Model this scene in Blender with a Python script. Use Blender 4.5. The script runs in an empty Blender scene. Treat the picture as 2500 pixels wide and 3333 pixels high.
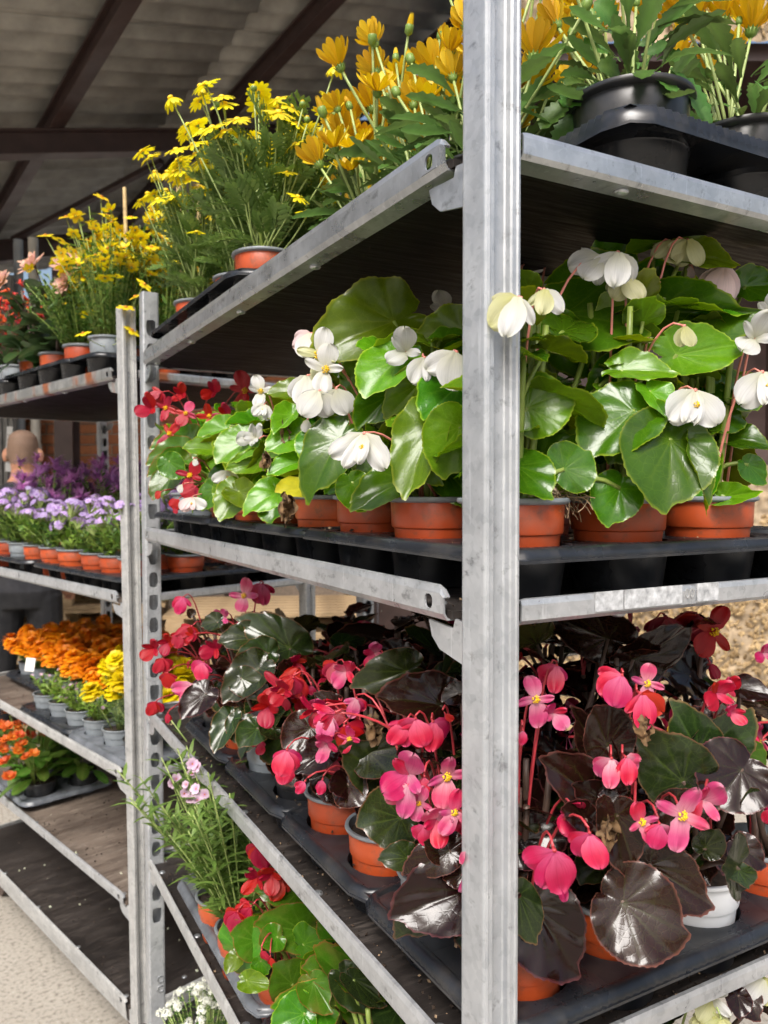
import bpy, math, random
from mathutils import Vector, Matrix
R = math.radians
sc = bpy.context.scene
COL = sc.collection
V = Vector

# ------------------------------------------------------------------ camera
CAMP = V((-0.3695, -0.5094, 1.47)); YAW, PITCH, ROLL, FPX = 0.5004, -0.0303, -0.0014, 2571.5
fw = V((math.sin(YAW)*math.cos(PITCH), math.cos(YAW)*math.cos(PITCH), math.sin(PITCH)))
rt = V((math.cos(YAW), -math.sin(YAW), 0)); up = rt.cross(fw)
rt, up = math.cos(ROLL)*rt+math.sin(ROLL)*up, math.cos(ROLL)*up-math.sin(ROLL)*rt
cam = bpy.data.cameras.new('camera'); cam.sensor_fit = 'VERTICAL'; cam.sensor_height = 36; cam.lens = FPX/3333*36
cam.clip_start = .02; cam.clip_end = 500
cam.dof.use_dof = True; cam.dof.focus_distance = 0.82; cam.dof.aperture_fstop = 9.5
co = bpy.data.objects.new('camera', cam); COL.objects.link(co)
co.matrix_world = Matrix(((rt.x, up.x, -fw.x, CAMP.x), (rt.y, up.y, -fw.y, CAMP.y), (rt.z, up.z, -fw.z, CAMP.z), (0, 0, 0, 1)))
sc.camera = co
# ------------------------------------------------------------------ sky, sun, exposure
SUN_EL, SUN_AZ = R(50), R(-138)          # azimuth clockwise from +Y: behind the camera, to the left
w = bpy.data.worlds.new('World'); sc.world = w; w.use_nodes = True
nt = w.node_tree; bgn = nt.nodes['Background']
sky = nt.nodes.new('ShaderNodeTexSky'); sky.sky_type = 'NISHITA'; sky.sun_disc = False
sky.sun_elevation = SUN_EL; sky.sun_rotation = SUN_AZ; sky.dust_density = 6; sky.air_density = 1.2; sky.ozone_density = 1.0
nt.links.new(sky.outputs[0], bgn.inputs[0]); bgn.inputs[1].default_value = 0.07
sl = bpy.data.lights.new('sun', 'SUN'); sl.energy = 1.5; sl.angle = R(28); sl.color = (1, .99, .98)
so = bpy.data.objects.new('sun', sl); COL.objects.link(so)
sd = V((math.sin(SUN_AZ)*math.cos(SUN_EL), math.cos(SUN_AZ)*math.cos(SUN_EL), math.sin(SUN_EL)))
so.rotation_euler = sd.to_track_quat('Z', 'Y').to_euler(); so.location = sd*8
sc.view_settings.view_transform = 'Standard'; sc.view_settings.look = 'None'
sc.cycles.max_bounces = 6; sc.cycles.diffuse_bounces = 3; sc.cycles.glossy_bounces = 3; sc.cycles.transmission_bounces = 2
sc.cycles.adaptive_threshold = .03
sc.view_settings.exposure = 1.45; sc.view_settings.gamma = 1

# ------------------------------------------------------------------ helpers
def at(px, py, d):                      # a point of the photograph (2500 x 3333) at depth d metres
    return CAMP + d*(fw + rt*((px-1250)/FPX) - up*((py-1666.5)/FPX))
def atz(px, py, z):
    d = fw + rt*((px-1250)/FPX) - up*((py-1666.5)/FPX)
    return CAMP + d*((z-CAMP.z)/d.z)
RH = V((math.cos(YAW), -math.sin(YAW), 0)); FH = V((math.sin(YAW), math.cos(YAW), 0))
def cw(r, f, z):                        # right / forward of the camera on the ground plan, height above ground
    return V((CAMP.x, CAMP.y, 0)) + RH*r + FH*f + V((0, 0, z))

class MB:
    def __init__(s): s.v = []; s.f = []; s.c = []; s.m = []
    def add(s, vs, fs, c=None, m=0):
        o = len(s.v); s.v += [tuple(q) for q in vs]
        s.c += (c if c else [(0, 0, 0)]*len(vs)); s.f += [tuple(i+o for i in f) for f in fs]; s.m += [m]*len(fs)
    def box(s, a, b, m=0, M=None):
        x0, y0, z0 = a; x1, y1, z1 = b
        vs = [V(q) for q in ((x0,y0,z0),(x1,y0,z0),(x1,y1,z0),(x0,y1,z0),(x0,y0,z1),(x1,y0,z1),(x1,y1,z1),(x0,y1,z1))]
        if M: vs = [M @ q for q in vs]
        s.add(vs, [(0,3,2,1),(4,5,6,7),(0,1,5,4),(1,2,6,5),(2,3,7,6),(3,0,4,7)], m=m)
    def tube(s, path, rad, n=6, m=0, cap=True, c=None):
        path = [V(q) for q in path]; k = len(path)
        if not hasattr(rad, '__len__'): rad = [rad]*k
        vs = []; x = None
        for i, q in enumerate(path):
            t = (path[min(i+1, k-1)]-path[max(i-1, 0)])
            t = t.normalized() if t.length > 1e-9 else V((0,0,1))
            if x is None: x = t.orthogonal().normalized()
            x = (x-t*x.dot(t)); x = x.normalized() if x.length > 1e-6 else t.orthogonal().normalized()
            y = t.cross(x)
            for j in range(n):
                a = 2*math.pi*j/n; vs.append(q+(x*math.cos(a)+y*math.sin(a))*rad[i])
        fs = [(i*n+j, i*n+(j+1) % n, (i+1)*n+(j+1) % n, (i+1)*n+j) for i in range(k-1) for j in range(n)]
        if cap: fs += [tuple(range(n-1, -1, -1)), tuple((k-1)*n+j for j in range(n))]
        s.add(vs, fs, [c]*len(vs) if c else None, m)
    def lathe(s, prof, n=32, m=0, o=V((0,0,0)), closed=False):
        vs = [V((r*math.cos(2*math.pi*j/n), r*math.sin(2*math.pi*j/n), z))+o for r, z in prof for j in range(n)]
        k = len(prof)
        fs = [(i*n+j, i*n+(j+1) % n, (i+1)*n+(j+1) % n, (i+1)*n+j) for i in range(k-1) for j in range(n)]
        s.add(vs, fs, m=m)
    def ball(s, o, r, n=6, m=0, c=None):
        o = V(o); rr = r if hasattr(r, '__len__') else (r, r, r); vs = []; ns = max(3, n//2+1)
        for i in range(ns+1):
            a = math.pi*i/ns
            for j in range(n):
                b = 2*math.pi*j/n; vs.append(o+V((math.sin(a)*math.cos(b)*rr[0], math.sin(a)*math.sin(b)*rr[1], math.cos(a)*rr[2])))
        fs = [(i*n+j, (i+1)*n+j, (i+1)*n+(j+1) % n, i*n+(j+1) % n) for i in range(ns) for j in range(n)]
        s.add(vs, fs, [c]*len(vs) if c else None, m)
    def blade(s, base, d, nrm, L, W, bend=0., n=4, fold=.15, shape=None, c=(0, 0, 0), m=0):
        # a slender leaf or petal: three columns, folded along its midrib
        d = d.normalized(); x = d.cross(nrm)
        x = x.normalized() if x.length > 1e-6 else d.orthogonal().normalized()
        z = x.cross(d); vs = []; cs = []
        for i in range(n+1):
            t = i/n; wd = W*.5*(shape(t) if shape else math.sin(math.pi*min(1, .12+.88*t))**.8)
            q = base+d*(L*t)-z*(bend*L*t*t)
            vs += [q-x*wd+z*(fold*wd), q, q+x*wd+z*(fold*wd)]; cs += [(c[0], t, 0), (c[0], t, .5), (c[0], t, 1)]
        fs = []
        for i in range(n):
            a = i*3; fs += [(a, a+1, a+4, a+3), (a+1, a+2, a+5, a+4)]
        s.add(vs, fs, cs, m)
    def mesh(s, name, mats, smooth=True, sharp=None):
        me = bpy.data.meshes.new(name); me.from_pydata(s.v, [], s.f)
        for q in (mats if isinstance(mats, (list, tuple)) else [mats]): me.materials.append(q)
        me.polygons.foreach_set('material_index', s.m)
        me.polygons.foreach_set('use_smooth', [smooth]*len(s.f))
        at_ = me.attributes.new('lf', 'FLOAT_COLOR', 'POINT')
        fl = []
        for q in s.c: fl += [q[0], q[1], q[2], 1]
        at_.data.foreach_set('color', fl); me.update()
        if sharp is not None and smooth: me.set_sharp_from_angle(angle=R(sharp))
        return me
    def obj(s, name, mats, parent=None, smooth=True, sharp=40, loc=None):
        return link(name, s.mesh(name, mats, smooth, sharp), parent, loc)
def link(name, me, parent=None, loc=None, M=None):
    o = bpy.data.objects.new(name, me); COL.objects.link(o)
    if parent is not None: o.parent = parent
    if loc is not None: o.location = loc
    if M is not None: o.matrix_basis = M
    return o
def tag(o, label, cat, group=None, kind=None):
    if label: o['label'] = label
    if cat: o['category'] = cat
    if group: o['group'] = group
    if kind: o['kind'] = kind
    return o
def thing(name, label, cat, loc=(0,0,0), rz=0, group=None):
    o = bpy.data.objects.new(name, None); COL.objects.link(o); o.location = loc; o.rotation_euler = (0, 0, rz)
    o.empty_display_size = .05
    return tag(o, label, cat, group)
def basis(y, zh, loc=V((0,0,0)), s=(1,1,1)):
    y = y.normalized(); x = y.cross(zh)
    x = x.normalized() if x.length > 1e-6 else y.orthogonal().normalized()
    z = x.cross(y)
    if not hasattr(s, '__len__'): s = (s, s, s)
    return Matrix(((x.x*s[0], y.x*s[1], z.x*s[2], loc.x), (x.y*s[0], y.y*s[1], z.y*s[2], loc.y), (x.z*s[0], y.z*s[1], z.z*s[2], loc.z), (0,0,0,1)))
def lerp(a, b, t): return a+(b-a)*t
def interp(tab, x):
    for (x0, y0), (x1, y1) in zip(tab, tab[1:]):
        if x <= x1: return lerp(y0, y1, (1-math.cos(math.pi*(x-x0)/(x1-x0)))/2)
    return tab[-1][1]

# ------------------------------------------------------------------ materials
def newmat(name):
    m = bpy.data.materials.new(name); m.use_nodes = True; t = m.node_tree
    return m, t, t.nodes['Principled BSDF'], t.nodes['Material Output']
def N(t, kind, **kw):
    n = t.nodes.new(kind)
    for k, v in kw.items():
        if k.startswith('i_'): n.inputs[k[2:].replace('_', ' ')].default_value = v
        elif k.startswith('n'): n.inputs[int(k[1:])].default_value = v
        else: setattr(n, k, v)
    return n
def mixc(t, a, b, fac, mode='MIX'):
    n = t.nodes.new('ShaderNodeMix'); n.data_type = 'RGBA'; n.blend_type = mode
    for s, v in ((0, fac), (6, a), (7, b)):
        if hasattr(v, 'is_linked') or hasattr(v, 'links'): t.links.new(v, n.inputs[s])
        else: n.inputs[s].default_value = v if s == 0 else (*v[:3], 1)
    return n.outputs[2]
def ramp(t, src, a, b, lo=0., hi=1.):
    n = t.nodes.new('ShaderNodeMapRange'); n.inputs[1].default_value = a; n.inputs[2].default_value = b
    n.inputs[3].default_value = lo; n.inputs[4].default_value = hi; t.links.new(src, n.inputs[0]); return n.outputs[0]
def noise(t, scale, detail=4, coord='Object', stretch=None, rough=.55):
    tc = t.nodes.new('ShaderNodeTexCoord'); n = t.nodes.new('ShaderNodeTexNoise')
    n.inputs['Scale'].default_value = scale; n.inputs['Detail'].default_value = detail; n.inputs['Roughness'].default_value = rough
    if stretch:
        mp = t.nodes.new('ShaderNodeMapping'); mp.inputs['Scale'].default_value = stretch
        t.links.new(tc.outputs[coord], mp.inputs[0]); t.links.new(mp.outputs[0], n.inputs[0])
    else: t.links.new(tc.outputs[coord], n.inputs[0])
    return n.outputs[0]
def bump(t, b, h, strength, dist=.002):
    n = t.nodes.new('ShaderNodeBump'); n.inputs['Strength'].default_value = strength; n.inputs['Distance'].default_value = dist
    t.links.new(h, n.inputs['Height']); t.links.new(n.outputs[0], b.inputs['Normal']); return n
def plain(name, col, rough=.5, metal=0., var=.12, scale=40, bmp=.0, spec=.5, coat=0, dust=None):
    m, t, b, o = newmat(name); n = noise(t, scale)
    c = mixc(t, [q*(1-var) for q in col], [min(1, q*(1+var)) for q in col], ramp(t, n, .3, .7))
    t.links.new(c, b.inputs['Base Color']); b.inputs['Roughness'].default_value = rough; b.inputs['Metallic'].default_value = metal
    b.inputs['Specular IOR Level'].default_value = spec; b.inputs['Coat Weight'].default_value = coat
    t.links.new(ramp(t, noise(t, scale*.6, 5), .3, .7, rough*.8, min(1, rough*1.25)), b.inputs['Roughness'])
    if dust: c2 = mixc(t, c, dust, ramp(t, noise(t, 18, 6, rough=.7), .5, .72, 0, .7)); t.links.new(c2, b.inputs['Base Color'])
    if bmp: bump(t, b, noise(t, scale*3), bmp)
    return m
def galv(name, lo, hi, rust=0.0, metal=.75, rough=.42, streak=True):
    m, t, b, o = newmat(name)
    n1 = noise(t, 26, 5); n2 = noise(t, 9, 3, stretch=(6, 6, .7) if streak else (1, 1, 1)); n3 = noise(t, 150, 3)
    c = mixc(t, lo, hi, ramp(t, n1, .3, .7))
    c = mixc(t, c, [q*.55 for q in lo], ramp(t, n2, .52, .74, 0, .4))
    sc_ = noise(t, 60, 6, stretch=(1, 1, .12) if streak else (1.3, .5, 1), rough=.7)
    c = mixc(t, c, [q*.3 for q in lo], ramp(t, sc_, .58, .68, 0, .7))
    c = mixc(t, c, [min(1, q*1.3) for q in hi], ramp(t, n3, .6, .78, 0, .3))
    tcv = t.nodes.new('ShaderNodeTexCoord'); vo = N(t, 'ShaderNodeTexVoronoi'); vo.inputs['Scale'].default_value = 140.; t.links.new(tcv.outputs['Object'], vo.inputs['Vector'])
    hsv = N(t, 'ShaderNodeHueSaturation', i_Saturation=0.); t.links.new(vo.outputs['Color'], hsv.inputs['Color']); c = mixc(t, c, hsv.outputs[0], .10); fine = noise(t, 90, 5, stretch=(1, 1, .04), rough=.75); c = mixc(t, c, [min(1, q*1.5) for q in hi], ramp(t, fine, .6, .68, 0, .5)); c = mixc(t, c, (.10, .095, .085), ramp(t, noise(t, 38, 7, rough=.75), .62, .72, 0, .55))
    if rust:
        rn = noise(t, 14, 6, stretch=(1, 1, .5)); c = mixc(t, c, (.22, .07, .025), ramp(t, rn, .62-rust*.2, .72-rust*.2))
        t.links.new(ramp(t, rn, .62-rust*.2, .72-rust*.2, metal, 0), b.inputs['Metallic'])
    else: b.inputs['Metallic'].default_value = metal
    t.links.new(c, b.inputs['Base Color'])
    t.links.new(ramp(t, n1, .25, .75, rough*.7, rough*1.3), b.inputs['Roughness'])
    bump(t, b, n3, .25, .0006)
    return m
def leafmat(name, top, under, vein, edge, rough=.25, trans=.22, transc=None, hv=.06, quilt=.10, veinamt=.5, edgeamt=.8, spec=.5, patch=None):
    m, t, b, o = newmat(name)
    a = N(t, 'ShaderNodeAttribute', attribute_name='lf'); sx = N(t, 'ShaderNodeSeparateColor'); t.links.new(a.outputs['Color'], sx.inputs[0])
    g = N(t, 'ShaderNodeNewGeometry'); oi = N(t, 'ShaderNodeObjectInfo')
    c = mixc(t, top, under, g.outputs['Backfacing'])
    n = noise(t, 3.5, 4); c = mixc(t, c, mixc(t, (1,1,1), (.55,.6,.5), ramp(t, n, .35, .7)), .6, 'MULTIPLY')
    tcv = t.nodes.new('ShaderNodeTexCoord'); vo = N(t, 'ShaderNodeTexVoronoi', feature='DISTANCE_TO_EDGE'); vo.inputs['Scale'].default_value = 11.; t.links.new(tcv.outputs['Object'], vo.inputs['Vector'])
    c = mixc(t, c, vein, ramp(t, vo.outputs['Distance'], 0, .06, veinamt*.3, 0)); bump(t, b, ramp(t, vo.outputs['Distance'], 0, .12), quilt, .0005)
    if patch: c = mixc(t, c, patch, ramp(t, noise(t, 1.6, 3), .5, .75, 0, .8))
    c = mixc(t, c, vein, ramp(t, sx.outputs[0], 0, 1, 0, veinamt)); c = mixc(t, c, edge, ramp(t, sx.outputs[1], .95, 1.02, 0, edgeamt))
    h = N(t, 'ShaderNodeHueSaturation'); t.links.new(c, h.inputs['Color'])
    t.links.new(ramp(t, oi.outputs['Random'], 0, 1, .5-hv*.4, .5+hv*.3), h.inputs['Hue'])
    t.links.new(ramp(t, oi.outputs['Random'], 0, 1, .6, 1.22), h.inputs['Value'])
    t.links.new(h.outputs[0], b.inputs['Base Color']); b.inputs['Specular IOR Level'].default_value = spec
    b.inputs['Roughness'].default_value = rough
    if trans:
        tr = N(t, 'ShaderNodeBsdfTranslucent'); hs = N(t, 'ShaderNodeHueSaturation', i_Value=1.5, i_Saturation=1.1)
        t.links.new(h.outputs[0], hs.inputs['Color']); t.links.new(hs.outputs[0], tr.inputs[0])
        mx = N(t, 'ShaderNodeMixShader', n0=trans); t.links.new(b.outputs[0], mx.inputs[1]); t.links.new(tr.outputs[0], mx.inputs[2])
        t.links.new(mx.outputs[0], o.inputs[0])
    return m
def petalmat(name, base, tip, mid=None, rough=.5, trans=.35, hv=.02, rib=.07, val=(.85, 1.1), back=None):
    m, t, b, o = newmat(name)
    a = N(t, 'ShaderNodeAttribute', attribute_name='lf'); sx = N(t, 'ShaderNodeSeparateColor'); t.links.new(a.outputs['Color'], sx.inputs[0])
    oi = N(t, 'ShaderNodeObjectInfo')
    c = mixc(t, base, tip, ramp(t, sx.outputs[1], .0, .6)); c = mixc(t, c, base, ramp(t, sx.outputs[1], .82, 1.0, 0, .55))
    if back: g = N(t, 'ShaderNodeNewGeometry'); c = mixc(t, c, back, g.outputs['Backfacing'])
    cx = N(t, 'ShaderNodeCombineXYZ'); t.links.new(sx.outputs[2], cx.inputs[0])
    sm = N(t, 'ShaderNodeMath', operation='MULTIPLY', n1=.08); t.links.new(sx.outputs[1], sm.inputs[0]); t.links.new(sm.outputs[0], cx.inputs[1])
    rn = N(t, 'ShaderNodeTexNoise'); rn.inputs['Scale'].default_value = 20; t.links.new(cx.outputs[0], rn.inputs[0])
    c = mixc(t, c, [q*.72 for q in tip], ramp(t, rn.outputs[0], .45, .7, 0, .5))
    h = N(t, 'ShaderNodeHueSaturation'); t.links.new(c, h.inputs['Color'])
    t.links.new(ramp(t, oi.outputs['Random'], 0, 1, .5-hv, .5+hv), h.inputs['Hue']); t.links.new(ramp(t, oi.outputs['Random'], 0, 1, *val), h.inputs['Value'])
    t.links.new(h.outputs[0], b.inputs['Base Color']); b.inputs['Roughness'].default_value = rough
    bump(t, b, rn.outputs[0], rib, .004)
    tr = N(t, 'ShaderNodeBsdfTranslucent'); t.links.new(h.outputs[0], tr.inputs[0])
    mx = N(t, 'ShaderNodeMixShader', n0=trans); t.links.new(b.outputs[0], mx.inputs[1]); t.links.new(tr.outputs[0], mx.inputs[2]); t.links.new(mx.outputs[0], o.inputs[0])
    return m
def foliagemat(name, ca, cb, rough=.45, trans=.25):
    m, t, b, o = newmat(name); g = N(t, 'ShaderNodeNewGeometry')
    c = mixc(t, ca, cb, g.outputs['Random Per Island']); n = noise(t, 60, 3)
    c = mixc(t, c, [q*.5 for q in ca], ramp(t, n, .5, .8, 0, .6))
    t.links.new(c, b.inputs['Base Color']); b.inputs['Roughness'].default_value = rough
    tr = N(t, 'ShaderNodeBsdfTranslucent'); hs = N(t, 'ShaderNodeHueSaturation', i_Value=1.4); t.links.new(c, hs.inputs['Color']); t.links.new(hs.outputs[0], tr.inputs[0])
    mx = N(t, 'ShaderNodeMixShader', n0=trans); t.links.new(b.outputs[0], mx.inputs[1]); t.links.new(tr.outputs[0], mx.inputs[2]); t.links.new(mx.outputs[0], o.inputs[0])
    return m
def plywood(name, a, b_, rough=.4, light=(.2, .17, .13), spec=.4):
    m, t, b, o = newmat(name)
    n1 = noise(t, 5, 6, stretch=(1, 6, 1)); n2 = noise(t, 14, 7, stretch=(1, 12, 1), rough=.7); n3 = noise(t, 4, 5)
    c = mixc(t, a, b_, ramp(t, n1, .35, .65)); c = mixc(t, c, light, ramp(t, n2, .52, .72, 0, .75))
    c = mixc(t, c, [q*.5 for q in a], ramp(t, n3, .5, .65, 0, .7))
    c = mixc(t, c, light, ramp(t, noise(t, 160, 2), .68, .74, 0, .5))
    t.links.new(c, b.inputs['Base Color']); t.links.new(ramp(t, n2, .3, .7, rough*.8, rough*1.6), b.inputs['Roughness'])
    bump(t, b, n2, .2, .002); b.inputs['Specular IOR Level'].default_value = spec
    return m
M = {}
M['galv'] = galv('galvanised_steel', (.33, .35, .375), (.46, .48, .50), metal=.45, rough=.38, streak=False)
M['galv_rail'] = galv('galvanised_rail', (.33, .345, .365), (.48, .495, .51), metal=.5, rough=.34, streak=False)
M['galv_bright'] = galv('galvanised_bright', (.36, .38, .40), (.54, .56, .58), rough=.32, metal=.75, streak=False)
M['galv_dull'] = galv('galvanised_dull', (.30, .305, .305), (.44, .44, .425), rough=.55, metal=.3, streak=False)
M['galv_rust'] = galv('galvanised_rusty', (.30, .30, .29), (.45, .45, .43), rust=.45)
M['ply'] = plywood('shelf_board', (.020, .016, .014), (.036, .030, .027), .45, (.12, .10, .085))
M['ply_pale'] = plywood('shelf_board_worn', (.085, .062, .048), (.15, .118, .094), .55, (.36, .31, .25))
M['ply_under_shaded'] = plywood('shelf_board_underside_shaded', (.0035, .0026, .002), (.006, .0045, .0035), .5, (.006, .0045, .0035), .12)  # board colour darkened to near black: shade beneath the shelves painted in
def terracotta():
    m, t, b, o = newmat('orange_plastic'); oi = N(t, 'ShaderNodeObjectInfo')
    c = mixc(t, (.36, .050, .012), (.47, .080, .020), oi.outputs['Random']); n = noise(t, 30, 5)
    c = mixc(t, c, (.30, .09, .05), ramp(t, n, .5, .75, 0, .7)); c = mixc(t, c, (.10, .06, .04), ramp(t, noise(t, 55, 6, rough=.7), .56, .7, 0, .6)); t.links.new(c, b.inputs['Base Color'])
    t.links.new(ramp(t, n, .3, .7, .3, .5), b.inputs['Roughness']); return m
M['orange'] = terracotta()
M['greypot'] = plain('grey_plastic', (.20, .225, .245), .42, scale=30, dust=(.12, .10, .085))
M['blackpot'] = plain('black_plastic', (.018, .019, .021), .33, scale=30, var=.3, dust=(.05, .045, .04))
M['whitepot'] = plain('white_plastic', (.62, .64, .66), .38, scale=30, var=.05, dust=(.40, .37, .33))
M['tray'] = plain('tray_plastic', (.016, .018, .022), .28, scale=22, var=.35, bmp=.05, dust=(.055, .05, .045))
M['tray_clear'] = plain('clear_tray_plastic', (.12, .13, .145), .22, scale=22, var=.35)
M['soil'] = plain('compost', (.035, .022, .014), .95, scale=160, var=.6, bmp=.8)
M['root'] = plain('dry_root', (.36, .25, .15), .8, scale=90, var=.4)
M['dry'] = plain('withered_leaf', (.13, .075, .032), .8, scale=60, var=.6, bmp=.5)
M['stem_green'] = plain('green_stem', (.20, .27, .05), .4, scale=50, var=.25)
M['stem_pink'] = plain('pink_stem', (.62, .22, .17), .4, scale=50, var=.2)
M['stem_red'] = plain('red_stem', (.42, .04, .05), .35, scale=50, var=.25)
M['stem_dark'] = plain('dark_stem', (.09, .055, .04), .5, scale=50, var=.25)
M['stem_pale'] = plain('pale_stem', (.30, .38, .12), .45, scale=50, var=.25)
M['lf_green'] = leafmat('begonia_leaf_green', (.048, .155, .004), (.10, .165, .012), (.16, .31, .02), (.36, .47, .03), rough=.2, trans=.25, hv=.05)
M['lf_light'] = leafmat('begonia_leaf_light', (.115, .25, .006), (.17, .25, .018), (.26, .40, .04), (.46, .54, .05), rough=.26, trans=.32, hv=.07)
M['lf_bronze'] = leafmat('begonia_leaf_bronze', (.016, .0045, .0035), (.065, .018, .011), (.035, .045, .010), (.34, .11, .09), rough=.17, trans=.08, veinamt=.5, hv=.05, edgeamt=.4, spec=.4, quilt=.07)
M['lf_olive'] = leafmat('begonia_leaf_olive', (.018, .030, .008), (.060, .058, .016), (.10, .15, .022), (.26, .11, .06), quilt=.1, rough=.2, trans=.14, hv=.09, edgeamt=.7)
M['lf_red_edge'] = leafmat('begonia_leaf_red_edge', (.055, .17, .008), (.13, .18, .025), (.18, .32, .04), (.40, .09, .04), rough=.26, trans=.25, hv=.05, patch=(.16, .16, .03))
M['lf_yellow'] = leafmat('yellowing_leaf', (.50, .45, .02), (.45, .42, .05), (.4, .42, .06), (.4, .3, .05), rough=.4, trans=.3)
M['lf_osteo'] = leafmat('osteospermum_leaf', (.075, .17, .025), (.14, .22, .07), (.16, .28, .07), (.10, .2, .03), rough=.42, trans=.25, hv=.06)
M['lf_dahlia'] = leafmat('dahlia_leaf', (.035, .075, .02), (.07, .11, .045), (.06, .10, .04), (.05, .09, .03), rough=.32, trans=.2, hv=.1)
M['lf_gaz'] = leafmat('spoon_leaf', (.10, .22, .03), (.16, .26, .06), (.24, .34, .08), (.12, .25, .04), rough=.4, trans=.3, hv=.06)
M['white'] = petalmat('white_petal', (.48, .48, .34), (.58, .58, .57), trans=.3, rough=.45, val=(.93, 1.03), hv=.0)
M['cream'] = petalmat('cream_petal', (.44, .44, .15), (.54, .54, .30), trans=.35, hv=.01, val=(.95, 1.05))
M['blush'] = petalmat('blush_petal', (.62, .45, .40), (.64, .50, .51), trans=.3, hv=.01, val=(.95, 1.05))
M['pink'] = petalmat('pink_petal', (.58, .10, .22), (.52, .006, .070), trans=.32, hv=.012, val=(.85, 1.1))
M['rose'] = petalmat('rose_petal', (.66, .36, .42), (.58, .055, .17), trans=.32, hv=.012)
M['red'] = petalmat('red_petal', (.42, .008, .025), (.38, .002, .014), trans=.3, hv=.012, val=(.8, 1.1))
M['osteo'] = petalmat('orange_yellow_petal', (.72, .44, .003), (.76, .52, .004), trans=.4, hv=.012, back=(.72, .44, .004))
M['daisy'] = petalmat('yellow_petal', (.80, .62, .004), (.84, .72, .008), trans=.35, hv=.01)
M['bidens'] = petalmat('golden_petal', (.76, .42, .003), (.86, .70, .008), trans=.3, hv=.015)
M['dahlia'] = petalmat('peach_petal', (.76, .56, .22), (.72, .42, .34), trans=.35, hv=.01)
M['salvia'] = petalmat('scarlet_petal', (.75, .07, .02), (.8, .10, .035), trans=.3)
M['purple'] = petalmat('purple_petal', (.56, .16, .54), (.70, .34, .70), trans=.3, hv=.03, val=(.8, 1.25))
M['lilac'] = petalmat('lilac_petal', (.28, .08, .50), (.56, .42, .70), trans=.3, hv=.01)
M['marigold'] = petalmat('marigold_orange', (.76, .19, .002), (.84, .28, .004), trans=.3, hv=.012)
M['marigold_y'] = petalmat('marigold_yellow', (.70, .48, .002), (.76, .60, .003), trans=.3, hv=.006)
M['gazania'] = petalmat('rust_petal', (.60, .13, .005), (.66, .12, .02), trans=.3, hv=.02)
M['palepink'] = petalmat('pale_pink_petal', (.60, .25, .50), (.80, .60, .74), trans=.35, hv=.01)
M['alyssum'] = petalmat('small_white_petal', (.78, .8, .6), (.85, .86, .8), trans=.3, hv=.0)
M['stamen'] = plain('yellow_stamen', (.85, .55, .01), .5, scale=200, var=.2)
M['disc'] = plain('flower_disc', (.55, .22, .01), .7, scale=400, var=.5, bmp=.6)
M['sepal'] = plain('green_sepal', (.15, .24, .04), .45, scale=80, var=.25)
M['fol_mid'] = foliagemat('fine_foliage', (.055, .13, .022), (.12, .22, .035))
M['fol_marg'] = foliagemat('marguerite_foliage', (.09, .17, .03), (.17, .26, .055))
M['fol_grey'] = foliagemat('grey_green_foliage', (.07, .14, .04), (.15, .22, .08))
M['fol_bright'] = foliagemat('bright_foliage', (.10, .21, .02), (.22, .33, .05))
M['fol_dark'] = foliagemat('dark_foliage', (.03, .075, .018), (.07, .13, .03))
M['cane'] = plain('bamboo_cane', (.50, .36, .17), .5, scale=40, var=.25)
M['skin'] = plain('skin', (.48, .23, .14), .5, scale=14, var=.12)
M['stubble'] = plain('shaved_hair', (.20, .125, .085), .7, scale=300, var=.25)
M['cloth'] = plain('black_cloth', (.006, .006, .0075), .85, scale=25, var=.4, bmp=.3)
M['cloth_top'] = plain('charcoal_cloth', (.018, .018, .022), .9, scale=25, var=.3, bmp=.3)
M['wood'] = plywood('pallet_wood', (.34, .23, .12), (.46, .33, .19), .75, (.52, .40, .26))
M['steel_brown'] = plain('brown_painted_steel', (.060, .036, .032), .5, scale=8, var=.25)
M['roof'] = plain('fibre_cement_sheet', (.33, .315, .28), .9, scale=5, var=.3, bmp=.2)
M['white_pvc'] = plain('white_downpipe', (.62, .59, .52), .45, scale=8, var=.15)
M['grey_pvc'] = plain('grey_downpipe', (.30, .32, .34), .45, scale=8, var=.15)
M['paper'] = plain('white_paper', (.75, .75, .73), .7, scale=30, var=.06)
M['sticker'] = plain('worn_sticker', (.42, .43, .44), .6, scale=120, var=.45)
M['clad'] = plain('grey_cladding', (.17, .165, .155), .6, scale=12, var=.2)
M['brick'] = None
def brickmat():
    m, t, b, o = newmat('clay_brick'); oi = N(t, 'ShaderNodeObjectInfo')
    c = mixc(t, (.26, .085, .035), (.40, .15, .06), oi.outputs['Random']); n = noise(t, 40, 5)
    c = mixc(t, c, (.16, .07, .04), ramp(t, n, .5, .75, 0, .7)); t.links.new(c, b.inputs['Base Color']); b.inputs['Roughness'].default_value = .9
    bump(t, b, n, .5, .004); return m
M['brick'] = brickmat()
M['mortar'] = plain('mortar', (.26, .20, .15), .95, scale=60, var=.25, bmp=.4)
M['stonewall'] = plain('rough_stone', (.34, .26, .17), .95, scale=9, var=.45, bmp=1.)
M['castor'] = plain('rusty_castor', (.22, .06, .03), .6, scale=60, var=.4)
M['rubber'] = plain('castor_rubber', (.08, .055, .045), .7, scale=60, var=.3)
M['chip'] = foliagemat('wood_chip', (.20, .13, .06), (.46, .33, .17), .9, .0)
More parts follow.
